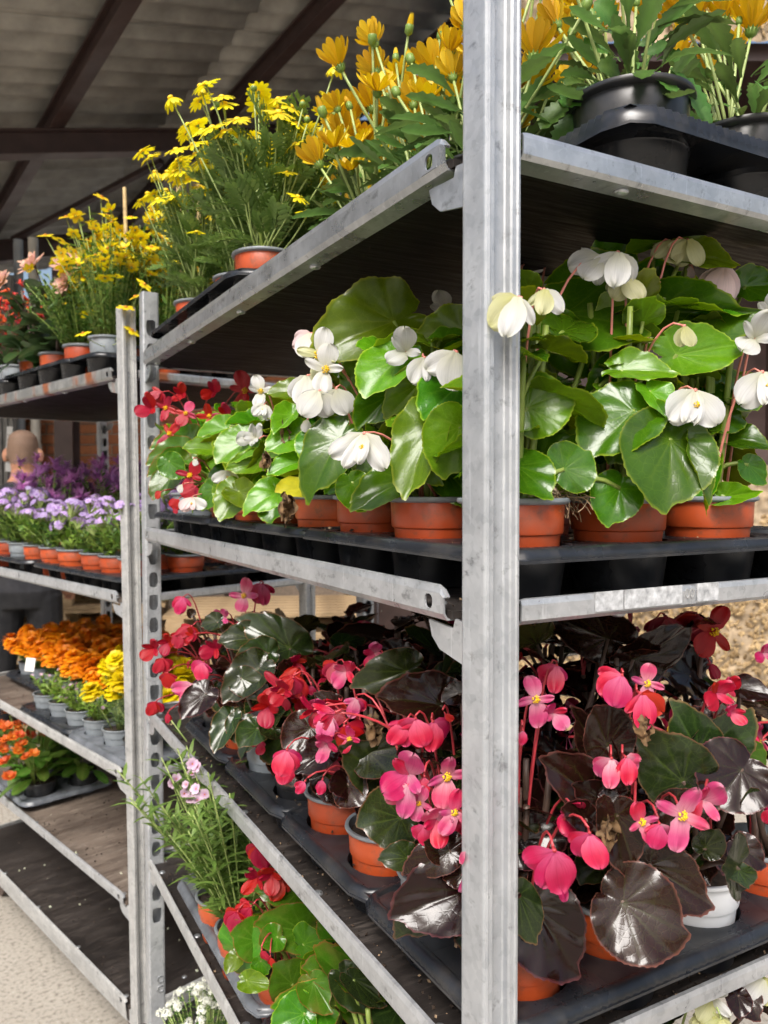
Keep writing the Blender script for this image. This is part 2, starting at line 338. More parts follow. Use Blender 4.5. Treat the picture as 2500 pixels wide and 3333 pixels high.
def groundmat():
    m, t, b, o = newmat('speckled_concrete')
    n1 = noise(t, 1.2, 5); n2 = noise(t, 75, 3, rough=.75); n3 = noise(t, 150, 2)
    c = mixc(t, (.31, .28, .235), (.40, .37, .32), ramp(t, n1, .3, .7)); c = mixc(t, c, (.15, .13, .105), ramp(t, n2, .5, .62, 0, .85))
    c = mixc(t, c, (.55, .52, .47), ramp(t, n3, .58, .7, 0, .7)); t.links.new(c, b.inputs['Base Color']); b.inputs['Roughness'].default_value = .9
    bump(t, b, n2, .5, .004); return m
M['ground'] = groundmat()

# ================================================================== SETTING
g = MB(); g.add([(-60,-60,0),(60,-60,0),(60,60,0),(-60,60,0)], [(0,1,2,3)])
tag(g.obj('ground', M['ground']), 'pale speckled concrete yard', None, kind='structure')

# ---- corrugated roof on a steel frame (pitched plane z = 3.97 + .3 r + .09 f)
pdir = (RH*-.608+FH*.785+V((0,0,-.112))).normalized(); cdir = (RH*.735+FH*.616+V((0,0,.276))).normalized()
ndir = pdir.cross(cdir).normalized()
if ndir.z < 0: ndir = -ndir
RO = cw(-1.322, 4.076, 1.47+2.47)
def rhit(px, py):
    d = fw + rt*((px-1250)/FPX) - up*((py-1666.5)/FPX); t_ = (RO-CAMP).dot(ndir)/d.dot(ndir); q = CAMP+d*t_-RO
    return q.dot(pdir), q.dot(cdir)
def RP(s, t_, n=0.): return RO+pdir*s+cdir*t_+ndir*n
roof = thing('corrugated_roof', 'dim corrugated shed roof on brown steel purlins over the far trolley', 'roof', RO)
PITCHC = .177; cells = [(t0, t0+2.05) for t0 in (-5.2, -3.2, -1.2, .8)]
S0, S1 = -1.0, rhit(60, 925)[0]; nsh = 8; sw = (S1-S0)/nsh
for ci, (ta, tb) in enumerate(cells):
    for k in range(nsh):
        mb = MB(); sa = S0+k*sw
        if sa+sw < {-5.2: 4.0, -3.2: .4}.get(ta, -9): continue
        n = 60; vs = []
        for i in range(n+1):
            s_ = sa+(sw+.06)*i/n
            for t_ in (ta, min(tb+.12, 2.75)):
                vs.append(RP(s_, t_, .12+.045*abs(math.sin(math.pi*s_/PITCHC))**.7+.006*(k % 2)+.010*(ci % 2))-RO)
        mb.add(vs, [(2*i, 2*i+1, 2*i+3, 2*i+2) for i in range(n)])
        o = mb.obj('roof_sheet', M['roof'], roof, sharp=None); md = o.modifiers.new('thick', 'SOLIDIFY'); md.thickness = .008
def beam(name, a, b, wdir, hdir, wd, hg, parent, flange=.012, o0=RO):     # an I-section steel member
    mb = MB(); a = a-o0; b = b-o0; x = wdir.normalized(); z = hdir.normalized()
    sec = [(-wd/2,0),(wd/2,0),(wd/2,flange),(.012,flange),(.012,hg-flange),(wd/2,hg-flange),(wd/2,hg),(-wd/2,hg),(-wd/2,hg-flange),(-.012,hg-flange),(-.012,flange),(-wd/2,flange)]
    k = len(sec); vs = [p+x*u+z*v for p in (a, b) for u, v in sec]
    mb.add(vs, [(i, (i+1) % k, k+(i+1) % k, k+i) for i in range(k)]+[tuple(range(k-1, -1, -1)), tuple(range(k, 2*k))])
    return mb.obj(name, M['steel_brown'], parent, smooth=False)
tp = [rhit(434, 0)[1], rhit(1065, 0)[1], rhit(1480, 120)[1]]
dt = (tp[2]-tp[0])/2
for k in range(-6, 4):
    t_ = tp[0]+dt*k
    if t_ < 2.6: beam('purlin', RP(S0, t_), RP(S1, t_), cdir, ndir, .10, .10, roof)
sb = rhit(300, 425)[0]
for s_ in (sb,):
    beam('rafter', RP(s_, -7.2, -.165), RP(s_, 2.6, -.165), pdir, ndir, .10, .16, roof, .015)
    cb = RP(s_, rhit(680, 470)[1], -.26); mb = MB()
    mb.box((-.09, -.09, -cb.z), (.09, .09, .02)); o = mb.obj('column', M['steel_brown'], roof, smooth=False, loc=cb-RO)
def brace(p0, p1, r_=.03):
    q0 = rhit(*p0); q1 = rhit(*p1); mb = MB(); mb.tube([RP(*q0, -.03)-RO, RP(*q1, -.03)-RO], r_, 4)
    mb.obj('brace', M['steel_brown'], roof, smooth=False)
brace((520, 512), (30, 770)); brace((30, 770), (100, 840))
q = rhit(30, 775); beam('rafter', RP(q[0], -7.2, -.20), RP(q[0], 2.6, -.20), pdir, ndir, .10, .18, roof, .015)

# ---- brick wall with pipes and a steel column at the back of the shed
WF = 6.0
wall = thing('brick_wall', 'orange brick wall at the back of the shed', 'wall', cw(0, WF, 0), -YAW)
mb = MB(); mb.box((-4.6, .012, 0), (-2.66, .25, 2.9)); mb.box((-2.66, .012, 0), (-.3, .25, 2.9)); mb.obj('mortar_backing', M['mortar'], wall, smooth=False)
bm_ = MB(); BW, BH = .235, .068; c_ = .006
bm_.add([(c_,0,c_),(BW-c_,0,c_),(BW-c_,0,BH-c_),(c_,0,BH-c_),(0,c_,0),(BW,c_,0),(BW,c_,BH),(0,c_,BH),(0,.03,0),(BW,.03,0),(BW,.03,BH),(0,.03,BH)],
        [(0,1,2,3),(0,4,5,1),(1,5,6,2),(2,6,7,3),(3,7,4,0),(4,8,9,5),(5,9,10,6),(6,10,11,7),(7,11,8,4)])
bme = bm_.mesh('brick', M['brick'], False)
rng = random.Random(4)
for row in range(20):
    for i in range(11):
        o = link('brick', bme, wall, (-2.92+i*.247+(.12 if row % 2 else 0), rng.uniform(-.004, .004), .86+row*.079))
        o.rotation_euler = (rng.uniform(-.01, .01), rng.uniform(-.006, .006), rng.uniform(-.012, .012))
dw = thing('dark_cladding_wall', 'dark brown shed wall behind the yellow daisies', 'wall', cw(-.3, 6.6, 0), -YAW)
for i in range(9): mb = MB(); mb.box((-1.25+i*.3, 0, 0), (-1.25+i*.3+.294, .05, 4.5)); mb.obj('board', M['steel_brown'], dw, smooth=False)
def cyl(mb, x, y, r_, z0, z1, n=16): mb.lathe([(r_, z0), (r_, z1)], n, o=V((x, y, 0)))
def pipe(px, r_, mat, label, f=5.88, name='downpipe'):
    t = thing(name, label, 'pipe', cw((px-1250)/FPX*f, f, 0)); mb = MB(); cyl(mb, 0, 0, r_, 0, 3.3); mb.obj('pipe', mat, t)
    for z in (.6, 1.75, 2.6): mb = MB(); cyl(mb, 0, 0, r_*1.18, z, z+.05); mb.obj('collar', mat, t)
pipe(72, .033, M['grey_pvc'], 'thin grey downpipe beside the grey cladding'); pipe(120, .035, M['white_pvc'], 'cream white downpipe on brick wall behind the man', 5.84)
t = thing('steel_column', 'brown steel column against brick wall between pipes and trolley', 'column', cw((222-1250)/FPX*5.7, 5.7, 0), -YAW)
mb = MB(); mb.box((-.065, -.07, 0), (.065, -.058, 3.2)); mb.obj('flange', M['steel_brown'], t, smooth=False)
mb = MB(); mb.box((-.065, .058, 0), (.065, .07, 3.2)); mb.obj('flange', M['steel_brown'], t, smooth=False)
mb = MB(); mb.box((-.006, -.057, 0), (.006, .057, 3.2)); mb.obj('web', M['steel_brown'], t, smooth=False)
mb = MB(); mb.box((-.018, -.02, 0), (.018, .02, 3.1))
tag(mb.obj('corner_trim', M['white_pvc'], smooth=False, loc=cw((188-1250)/FPX*5.9, 5.9, 0)), 'narrow white vertical trim left of the brown column', 'trim')
cl = thing('cladding_wall', 'grey ribbed metal cladding at the left edge behind the man', 'wall', cw((-40-1250)/FPX*5.7, 5.7, 0), -YAW)
for i in range(12):
    mb = MB(); mb.box((-.3+i*.042, 0, 0), (-.3+i*.042+.03, .03, 3.0)); mb.box((-.3+i*.042+.03, .015, 0), (-.3+i*.042+.042, .03, 3.0)); mb.obj('rib_panel', M['clad'], cl, smooth=False)
mb = MB(); mb.box((-.021, 0, -.16), (.021, .004, .16)); o = mb.obj('paper_notice', M['paper'], smooth=False, loc=at(29, 1462, 5.6)); o.rotation_euler = (0, R(3), -YAW)
tag(o, 'white paper notice pinned on grey cladding beside the shaved head', 'notice')
# printed lines of the notice, too far off to read
for k in range(7):
    mb = MB(); mb.box((-.016, -.002, .10-k*.033), (.016-(k % 3)*.006, -.001, .104-k*.033)); mb.obj('print_line', M['clad'], o, smooth=False)

# ---- rough stone wall seen past the right-hand side of the near trolley
SWF = 4.6
sw_ = thing('stone_wall', 'rough tan pebbled wall with dark opening behind the near trolley', 'wall', cw(.56, SWF, 0), -YAW)
from mathutils import noise as mn
def wallpatch(x0, x1, z0, z1, st):
    mb = MB(); nx = int((x1-x0)/st); nz = int((z1-z0)/st); vs = []
    for j in range(nz+1):
        for i in range(nx+1):
            x = x0+(x1-x0)*i/nx; z = z0+(z1-z0)*j/nz
            d = .05*mn.noise((x*5, z*5, 0))+.03*mn.noise((x*16, z*16, 3))+.018*mn.noise((x*45, z*45, 7))
            vs.append((x, d, z))
    mb.add(vs, [(j*(nx+1)+i, j*(nx+1)+i+1, (j+1)*(nx+1)+i+1, (j+1)*(nx+1)+i) for j in range(nz) for i in range(nx)])
    return mb
wallpatch(0, 2.4, 0, 1.6, .016).obj('lower_wall', M['stonewall'], sw_, sharp=None); wallpatch(2.46, 6.5, 0, 5.6, .1).obj('side_wall', M['stonewall'], sw_, sharp=None); wallpatch(0, 2.4, 4.02, 5.6, .02).obj('upper_wall', M['stonewall'], sw_, sharp=None)
mb = MB(); mb.box((.0, .07, 1.6), (2.4, 1.6, 1.7)); mb.box((0, .07, 3.95), (2.4, 1.6, 4.05)); mb.box((0, 1.55, 1.69), (2.4, 1.6, 3.96)); mb.box((-.06, .0, 1.6), (.0, 1.6, 4.02)); mb.box((2.4, 0, 1.6), (2.46, 1.6, 4.02))
mb.obj('dark_opening', M['steel_brown'], sw_, smooth=False)
pb = MB(); rng = random.Random(9)
for i in range(5200):
    x = rng.uniform(.05, 2.35); z = rng.uniform(.05, 1.3) if i % 4 else rng.uniform(4.05, 5.2); s = rng.uniform(.010, .024)
    d = V((rng.gauss(0, 1), rng.gauss(0, .3), rng.gauss(0, 1))).normalized(); e = d.cross(V((rng.gauss(0, .4), 1, rng.gauss(0, .4)))).normalized(); f_ = d.cross(e)
    o = V((x, -.012+.05*mn.noise((x*5, z*5, 0)), z)); a, b, c_ = d*s*1.4, e*s*.7, f_*s*.4
    pb.add([o+a, o+b, o-a, o-b, o+c_, o-c_], [(0,1,4),(1,2,4),(2,3,4),(3,0,4),(1,0,5),(2,1,5),(3,2,5),(0,3,5)])
tag(pb.obj('pebbles', M['chip'], sw_, smooth=False), None, None, kind='stuff')

# ---- pallets stacked against the back wall
wm = {}
def pallet(loc, rz, label, group='pallets stacked behind the far trolley'):
    t = thing('wooden_pallet', label, 'pallet', loc, rz, group)
    def bx(nm, key, a, b, pos):
        if key not in wm: mb = MB(); mb.box(a, b); wm[key] = mb.mesh(nm, M['wood'], False)
        link(nm, wm[key], t, pos)
    for i in range(7): bx('top_board', 'tb', (-.6, -.048, 0), (.6, .048, .02), (0, -.35+i*.117, .124))
    for x in (-.53, 0, .53):
        bx('stringer_board', 'sb', (-.05, -.4, 0), (.05, .4, .02), (x, 0, .103))
        for y in (-.35, 0, .35): bx('block', 'bl', (-.055, -.05, 0), (.055, .05, .08), (x, y, .0215))
    for y in (-.35, 0, .35): bx('bottom_board', 'bb', (-.6, -.048, 0), (.6, .048, .02), (0, y, .0))
    return t
ordw = ['lowest', 'second from the ground', 'third from the ground', 'fourth from the ground', 'fifth from the ground', 'sixth from the ground', 'topmost']
for k in range(6):
    pallet(cw(-2.05+.02*(k % 2), 5.15, k*.147), -YAW+R(8+2*(k % 3)), 'wooden pallet in the left stack behind the man, %s' % (ordw[k] if k < 5 else 'topmost'))
for k in range(5):
    pallet(cw(-.72+.02*(k % 2), 5.0, k*.147), -YAW+R(5-2*(k % 2)), 'wooden pallet in the right stack behind the red begonias, %s' % (ordw[k] if k < 4 else 'topmost'))
mb = MB(); mb.box((-.10, -.02, 0), (.10, .02, .14)); mb.box((-.10, .05, 0), (.10, .07, .14)); mb.box((-.10, -.02, -.02), (.10, .07, -.001))
o = mb.obj('timber_offcut', M['wood'], smooth=False, loc=cw(-1.78, 3.9, .02)); o.rotation_euler = (0, 0, .6)
tag(o, 'small pale timber offcut on the ground by the man', 'timber')

# ================================================================== TROLLEYS
PW, PD = .033, .0315
def hole_cell(mb, cx, cz, w_, h_, hx, hz, flat, put):
    out = []; hol = []; k = 4
    cs = [(-1,-1),(1,-1),(1,1),(-1,1)]
    for s in range(4):
        (ax, az), (bx_, bz) = cs[s], cs[(s+1) % 4]
        for i in range(k):
            u, v = lerp(ax, bx_, i/k), lerp(az, bz, i/k); out.append((u*w_/2, v*h_/2))
            e = 9 if (flat and v > 0) else 2.6; l = (abs(u)**e+abs(v)**e)**(1/e); hol.append((u/l*hx, v/l*hz))
    n = len(out); vs = [put(cx+a, cz+b) for a, b in out]+[put(cx+a, cz+b) for a, b in hol]
    mb.add(vs, [(i, (i+1) % n, n+(i+1) % n, n+i) for i in range(n)])
def post(parent, x0, sx, y0, sy, z0, z1, zslot, mat, scale_side=1):
    mb = MB(); P = lambda u, v, z: V((x0+sx*u, y0+sy*v, z))
    prof = [(PW/2, .0075), (.0105, .0075), (.0085, .006), (.0078, .001), (.0070, 0), (.0032, 0), (.0022, -.0012), (.0010, -.0008), (.0002, .0006), (0, .0025), (0, PD-.003), (.0008, PD-.0008), (.003, PD)]
    prof2 = [(PW-u, v) for u, v in prof]
    for pr in (prof, prof2):
        vs = [P(u, v, z) for z in (z0, z1) for u, v in pr]; k = len(pr)
        mb.add(vs, [(i, i+1, k+i+1, k+i) for i in range(k-1)])
    zc = zslot; i = 0; wt = PW-.006
    while zc-.025 > z0+.30:
        hole_cell(mb, PW/2, zc, wt, .05, .0098, .0172, i % 2 == 0, lambda a, b: P(a, PD, b)); zc -= .05; i += 1
    for za, zb in ((z0, zc+.025), (zslot+.025, z1)):
        mb.add([P(.003, PD, za), P(PW-.003, PD, za), P(PW-.003, PD, zb), P(.003, PD, zb)], [(0,1,2,3)])
    o = mb.obj('post', mat, parent, smooth=False); md = o.modifiers.new('sheet', 'SOLIDIFY'); md.thickness = .0024; md.offset = 0
    return o
hookm = None
def shelf(parent, zt, L, W, ply, railmat, lip=.0275, under=True):
    ya, yb = .052, L-.052
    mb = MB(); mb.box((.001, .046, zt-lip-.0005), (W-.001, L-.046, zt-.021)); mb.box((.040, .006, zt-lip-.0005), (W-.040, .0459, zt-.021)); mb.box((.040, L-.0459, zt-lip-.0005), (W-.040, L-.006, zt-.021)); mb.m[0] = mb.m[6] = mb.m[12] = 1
    sh = mb.obj('shelf', [ply, M['ply_under_shaded']], parent, smooth=False)
    prof = [(.005, -.004), (.003, -.0005), (.0005, -.0008), (-.0006, -.0065), (-.0002, -.0235), (.003, -lip-.001), (.0245, -lip-.002)]
    prof_long = prof; prof_short = [(u, z if z < -lip+.004 else z*.72-.0085) for u, z in prof]
    def rail(n0, n1, put, prof):
        mb = MB(); ys = [n0, n0+.006, n0+.012, n0+.036, lerp(n0, n1, .25), lerp(n0, n1, .5), lerp(n0, n1, .75), n1-.036, n1-.012, n1-.006, n1]; k = len(prof); vs = []
        for yi, y in enumerate(ys):
            for u, z in prof:
                zz = z
                if yi in (0, 10): zz = min(z, -.010)
                if yi in (1, 9): zz = min(z, -.003)
                vs.append(put(u, y, zt+zz))
        fs = []
        for i in range(len(ys)-1):
            for j in range(k-1):
                if i in (2, 7) and j == 3 and prof is prof_long: continue
                fs.append((i*k+j, i*k+j+1, (i+1)*k+j+1, (i+1)*k+j))
        mb.add(vs, fs)
        for ca in ((ys[2]+ys[3])/2, (ys[7]+ys[8])/2):
            hole_cell(mb, ca, zt-.015, .024, .017, .0065, .0065, False, lambda a, b: put(-.0004, a, b)) if prof is prof_long else None
        o = mb.obj('rail', railmat, sh, smooth=False); md = o.modifiers.new('sheet', 'SOLIDIFY'); md.thickness = .002; md.offset = 0
    rail(ya, yb, lambda u, y, z: V((-.004+u, y, z)), prof_long); rail(ya, yb, lambda u, y, z: V((W+.004-u, y, z)), prof_long)
    rail(.0385, W-.0385, lambda u, y, z: V((y, .003+u, z)), prof_short); rail(.0385, W-.0385, lambda u, y, z: V((y, L-.003-u, z)), prof_short)
    hk = [(.088, -.030), (.083, -.044), (.070, -.054), (.028, -.062), (.028, -.026), (.046, -.024), (.049, -.0325)]
    for xs in (.004, W-.004):
        for e in (0, 1):
            mb = MB(); k = len(hk); vs = []
            for dx in (-.0013, .0013):
                for y, z in hk: vs.append((xs+dx, (y if not e else L-y), zt+z-.0035))
            mb.add(vs, [tuple(range(k)), tuple(range(2*k-1, k-1, -1))]+[(i, k+i, k+(i+1) % k, (i+1) % k) for i in range(k)])
            mb.obj('hook_plate', railmat, sh, smooth=False)
    if 'rivet' not in wm: mb = MB(); mb.ball((0,0,0), (.007, .007, .003), 10); wm['rivet'] = mb.mesh('rivet', M['galv_bright'])
    for x in (.016, W-.016):
        for i in range(5):
            y = lerp(.09, L-.09, i/4); link('rivet', wm['rivet'], sh, (x, y, zt-.0205)); link('rivet', wm['rivet'], sh, (x, y, zt-lip-.0035))
    for i in range(2):
        x = lerp(.16, W-.16, i); link('rivet', wm['rivet'], sh, (x, .016+.04, zt-.0205)); link('rivet', wm['rivet'], sh, (x, .016, zt-lip-.0035))
    return sh
def trolley(name, label, loc, rz, L, W, shelves, basez, top, zslot, lean=(0, 0), pm=None):
    t = thing(name, label, 'trolley', loc, rz, 'plant trolleys'); t.rotation_euler = (lean[0], lean[1], rz)
    z0 = basez-.03
    for x0, sx in ((0, 1), (W, -1)):
        for y0, sy in ((0, 1), (L, -1)):
            post(t, x0, sx, y0, sy, z0, top, zslot, pm or M['galv'])
    for zt, ply, rm in shelves: shelf(t, zt, L, W, ply, rm)
    b = shelf(t, basez+.022, L, W, M['ply'], M['galv_dull'], lip=.055); b.name = 'base_deck'
    for x in (.09, W-.09):
        for y in (.14, L-.14):
            mb = MB(); mb.box((-.022, -.028, -.045), (.022, .028, 0)); c = mb.obj('castor', M['castor'], t, smooth=False, loc=(x, y, basez-.045))
            mb = MB(); n = 20; mb.tube([(-.014, 0, 0), (.014, 0, 0)], .055, n); h = max(.055, basez-.09); mb.obj('wheel', M['rubber'], c, loc=(0, .02, .055-(basez-.045)+.001))
    return t
EYE = 1.47
Z1, Z2, Z3, Z4, ZB = EYE+.2952, EYE-.0835, EYE-.4758, EYE-.8082, .19
NL, NW = 1.286, .565
near = trolley('plant_trolley', 'near galvanised plant trolley with white and pink begonias and a tall front post', (0, 0, 0), 0, NL, NW,
    [(Z1, M['ply'], M['galv_bright']), (Z2, M['ply'], M['galv_rail']), (Z3, M['ply'], M['galv_rail']), (Z4, M['ply'], M['galv_dull'])], ZB, EYE+.427, EYE+.3319+.017)
LA = R(15.13); LO = V((.005, 1.42, 0))
LZ = [EYE+.290, EYE-.248, EYE-.680, EYE-.9925]; LB = EYE-1.276
left = trolley('plant_trolley', 'farther plant trolley at left with marigolds, verbena and an empty board', LO, LA, 1.35, NW,
    [(LZ[0], M['ply'], M['galv_rust']), (LZ[1], M['ply_pale'], M['galv_rail']), (LZ[2], M['ply_pale'], M['galv_dull']), (LZ[3], M['ply_pale'], M['galv_rail'])], LB, EYE+.427, EYE+.33, lean=(0, R(-.6)), pm=M['galv_dull'])
def LT(x, y, z): return left.matrix_basis @ V((x, y, z))
# worn white sticker remains on the near rail and stamped letters low on the far post
shs = [o for o in near.children if o.name.startswith('shelf')]
for k, (xa, xb) in enumerate(((.118, .150), (.152, .225), (.246, .275))):
    mb = MB(); mb.box((xa, -.0003, Z2-.024), (xb, .0011, Z2-.007)); mb.obj('sticker', M['sticker'], shs[1], smooth=False)
def letters(txt, size, mat, parent, M_):
    cu = bpy.data.curves.new('letters', 'FONT'); cu.body = txt; cu.size = size; cu.extrude = .0006; cu.align_x = 'CENTER'
    tmp = bpy.data.objects.new('tmp', cu); COL.objects.link(tmp); bpy.context.view_layer.update()
    me = bpy.data.meshes.new_from_object(tmp.evaluated_get(bpy.context.evaluated_depsgraph_get())); bpy.data.objects.remove(tmp)
    me.materials.clear(); me.materials.append(mat); return link('stamped_letters', me, parent, None, M_)
for dz in (0, -.022):
    letters('C', .022, M['galv_bright'], near, basis(V((0,0,1)), V((0,-1,0)), V((.022, NL-PD-.002, EYE-1.105+dz))))
letters('00', .013, M['galv_dull'], shs[1], basis(V((0,0,1)), V((0,-1,0)), V((.237, .0016, Z2-.020))))

# ================================================================== TRAYS AND POTS
def tray(label, loc, rz, nx, ny, px, py, deck, rh, mat=None, group='black plastic carry trays', skirt=.006):
    mat = mat or M['tray']; t = thing('carry_tray', label, 'tray', loc, rz, group); mb = MB()
    for i in range(nx):
        for j in range(ny):
            cx, cy = (i+.5)*px, (j+.5)*py; n = 24; out = []; hol = []
            cs = [(-1,-1),(1,-1),(1,1),(-1,1)]
            for s in range(4):
                (ax, ay), (bx_, by) = cs[s], cs[(s+1) % 4]
                for k in range(6):
                    u, v = lerp(ax, bx_, k/6), lerp(ay, by, k/6); out.append((cx+u*px/2, cy+v*py/2)); l = math.hypot(u, v); hol.append((cx+u/l*rh, cy+v/l*rh))
            vs = [(a, b, deck) for a, b in out]+[(a, b, deck+.002) for a, b in hol]+[(cx+(a-cx)*.97, cy+(b-cy)*.97, deck-.006) for a, b in hol]
            mb.add(vs, [(q, (q+1) % n, n+(q+1) % n, n+q) for q in range(n)]+[(n+q, n+(q+1) % n, 2*n+(q+1) % n, 2*n+q) for q in range(n)])
    mb.obj('deck', mat, t, sharp=30)
    X, Y = nx*px, ny*py; mg = .008; mb = MB(); path = []
    def side(a, b, nrm):
        k = max(2, int((V(b)-V(a)).length/.0048)); k += k % 2
        for i in range(k):
            q = V(a).lerp(V(b), i/k); path.append((q, V(nrm), i % 2))
    r_ = .02
    side((r_, 0, 0), (X-r_, 0, 0), (0, -1, 0)); path.append((V((X-r_*.3, r_*.3, 0)), V((.7, -.7, 0)), 0))
    side((X, r_, 0), (X, Y-r_, 0), (1, 0, 0)); path.append((V((X-r_*.3, Y-r_*.3, 0)), V((.7, .7, 0)), 0))
    side((X-r_, Y, 0), (r_, Y, 0), (0, 1, 0)); path.append((V((r_*.3, Y-r_*.3, 0)), V((-.7, .7, 0)), 0))
    side((0, Y-r_, 0), (0, r_, 0), (-1, 0, 0)); path.append((V((r_*.3, r_*.3, 0)), V((-.7, -.7, 0)), 0))
    n = len(path); rows = ((-.006, deck+.0005, 0), (.0, deck+.004, -.002), (.004, deck+.002, .003), (.0075, deck-skirt*.6, .003), (.0085, deck-skirt, .001), (.0105, deck-skirt-.0005, 0), (.0105, deck-skirt-.003, 0))
    vs = [(q+nr*(o+rb*wv)+V((0, 0, z))) for o, z, wv in rows for q, nr, rb in path]
    mb.add(vs, [(k*n+i, k*n+(i+1) % n, (k+1)*n+(i+1) % n, (k+1)*n+i) for k in range(len(rows)-1) for i in range(n)])
    mb.obj('rim', mat, t, sharp=60)
    key = ('cup', round(rh, 4), round(deck, 4), mat.name)
    if key not in wm:
        mb = MB(); mb.lathe([(rh*1.02, deck-.004), (rh*1.0, deck-.006), (rh*.88, .004), (rh*.86, .001), (rh*.3, .001)], 28); wm[key] = mb.mesh('cup', mat, True, 40)
    for i in range(nx):
        for j in range(ny): link('cup', wm[key], t, ((i+.5)*px, (j+.5)*py, 0))
    return t
POTM = {'orange': ('orange', 'greypot'), 'grey': ('greypot', 'greypot'), 'black': ('blackpot', 'blackpot'), 'white': ('whitepot', 'whitepot')}
def potmesh(kind, r, h):
    key = ('pot', kind, round(r, 3), round(h, 3))
    if key not in wm:
        a, b = POTM[kind]; mb = MB()
        mb.lathe([(r*.25, 0), (r*.72, 0), (r*.745, .004), (r*.835, h*.60), (r*.875, h*.615), (r*.885, h*.635), (r*.905, h*.93), (r*.90, h*.935)], 40)
        rm = MB(); rm.lathe([(r*.90, h*.925), (r*.985, h*.945), (r, h*.965), (r*.985, h*.995), (r*.94, h), (r*.90, h*.99), (r*.88, h*.80)], 40)
        so_ = MB(); n = 20; vs = [(0, 0, h*.88)]; rr = random.Random(3)
        for k in (1, 2, 3, 4):
            for j in range(n): vs.append((r*.89*k/4*math.cos(2*math.pi*j/n), r*.89*k/4*math.sin(2*math.pi*j/n), h*.86+rr.uniform(-.003, .004)*(k < 4)))
        so_.add(vs, [(0, 1+j, 1+(j+1) % n) for j in range(n)]+[(1+(k-1)*n+j, 1+k*n+j, 1+k*n+(j+1) % n, 1+(k-1)*n+(j+1) % n) for k in (1, 2, 3) for j in range(n)])
        wm[key] = (mb.mesh('pot', M[a], True, 35), rm.mesh('rim', M[b], True, 50), so_.mesh('soil', M['soil']))
    return wm[key]
class Plant:
    def __init__(s, name, label, cat, loc, pot='orange', r=.052, h=.085, group=None, seed=0):
        s.t = thing(name, label, cat, loc, 0, group); s.o = V(loc); s.r = r; s.h = h; s.rng = random.Random(seed*7919+13); s.stems = {}
        a, b, c_ = potmesh(pot, r, h); p = link('pot', a, s.t); link('rim', b, p); link('soil', c_, s.t)
        s.ax = V((0, 0, h*.86))
    def stem(s, a, b, r=.003, mat='stem_green', sag=.0, n=6, taper=.7, mid=None):
        mb = s.stems.setdefault(mat, MB()); a, b = V(a), V(b); m_ = mid or (a+b)/2+V((0, 0, sag)); pts = []
        for i in range(n+1):
            t_ = i/n; pts.append(a*(1-t_)**2+m_*2*t_*(1-t_)+b*t_*t_)
        mb.tube(pts, [lerp(r, r*taper, i/n) for i in range(n+1)], 6)
    def done(s):
        for k, mb in s.stems.items(): mb.obj('stems', M[k], s.t, sharp=None)
    def loc(s, w_): return V(w_)-s.o

# ------------------------------------------------------------------ begonia pieces
LEAFTAB = [(0, 1.0), (12, .90), (32, .70), (60, .54), (95, .45), (130, .40), (158, .33), (172, .2), (180, .10)]
def begonia_leaf(seed, mat, cup=.0, fold=.2, droop=.2, wave=.03, wide=1.0, roundness=0.):
    key = ('bl', seed, mat, cup, fold, droop, wave, wide, roundness)
    if key in wm: return wm[key]
    rr = random.Random(seed); n = 96; fr = [0, .12, .28, .46, .64, .80, .91, .965, 1.0]; vs = []; cs = []
    ph = rr.uniform(0, 6); asym = rr.uniform(.72, .92); veins = [0, 22, -24, 52, -56, 96, -104]; ser = [rr.uniform(.3, 1.3) for _ in range(n)]
    for k, f_ in enumerate(fr):
        for j in range(n):
            a = -180+360*j/n; r0 = interp(LEAFTAB, abs(a))
            r0 = lerp(r0, .62+.2*math.cos(R(a)), roundness)
            if a < 0: r0 *= asym
            if k == len(fr)-1: r0 *= 1+.012*ser[j]*(1 if j % 2 else -1)
            ang = R(a); rad = r0*f_; x = rad*math.sin(ang)*wide; y = rad*math.cos(ang)
            z = fold*abs(x)*(.6+.4*f_)+cup*rad*rad-droop*max(0, y)**2*.8+wave*f_**3*math.sin(ang*4+ph)+wave*.6*f_**4*math.sin(ang*9+ph*2)
            vd = min(abs(a-v_) for v_ in veins)
            vn = max(0, 1-vd/4.2)*(1-f_) if f_ > .01 else 1
            z += -.004*max(0, 1-vd/9)*min(1, f_*3)*(1-f_*.8)+.045*mn.noise((x*3.1+seed*9, y*3.1, 0))*f_+.026*mn.noise((x*7+seed*3, y*7+seed*5, 2))*f_+.010*mn.noise((x*17, y*17+seed*5, 5))*f_
            vs.append((x, y, z)); cs.append((vn, f_, (a+180)/360))
    fs = [(k*n+j, k*n+(j+1) % n, (k+1)*n+(j+1) % n, (k+1)*n+j) for k in range(len(fr)-1) for j in range(n)]
    mb = MB(); mb.add(vs, fs, cs); wm[key] = mb.mesh('leaf', M[mat], True, None); return wm[key]
SHAPES = [dict(cup=.12, fold=.10, droop=.22, wave=.03, roundness=.6), dict(cup=.05, fold=.32, droop=.3, wave=.03, roundness=.35), dict(cup=.3, fold=.1, droop=.0, wave=.04, roundness=.4),
          dict(cup=-.1, fold=.2, droop=.45, wave=.03, wide=.9, roundness=.35), dict(cup=.15, fold=.55, droop=.25, wave=.03, wide=.9, roundness=.4), dict(cup=.05, fold=.1, droop=.15, wave=.05, roundness=.7)]
def put_leaf(P, base, tip, nrm, mat, shape=0, wide=1.0, name='leaf'):      # world coordinates
    base, tip = V(base), V(tip); d = tip-base; L = d.length
    me = begonia_leaf(shape, mat, **SHAPES[shape])
    o = link(name, me, P.t, None, basis(d, V(nrm), P.loc(base), (L*wide*.9, L, L))); return o
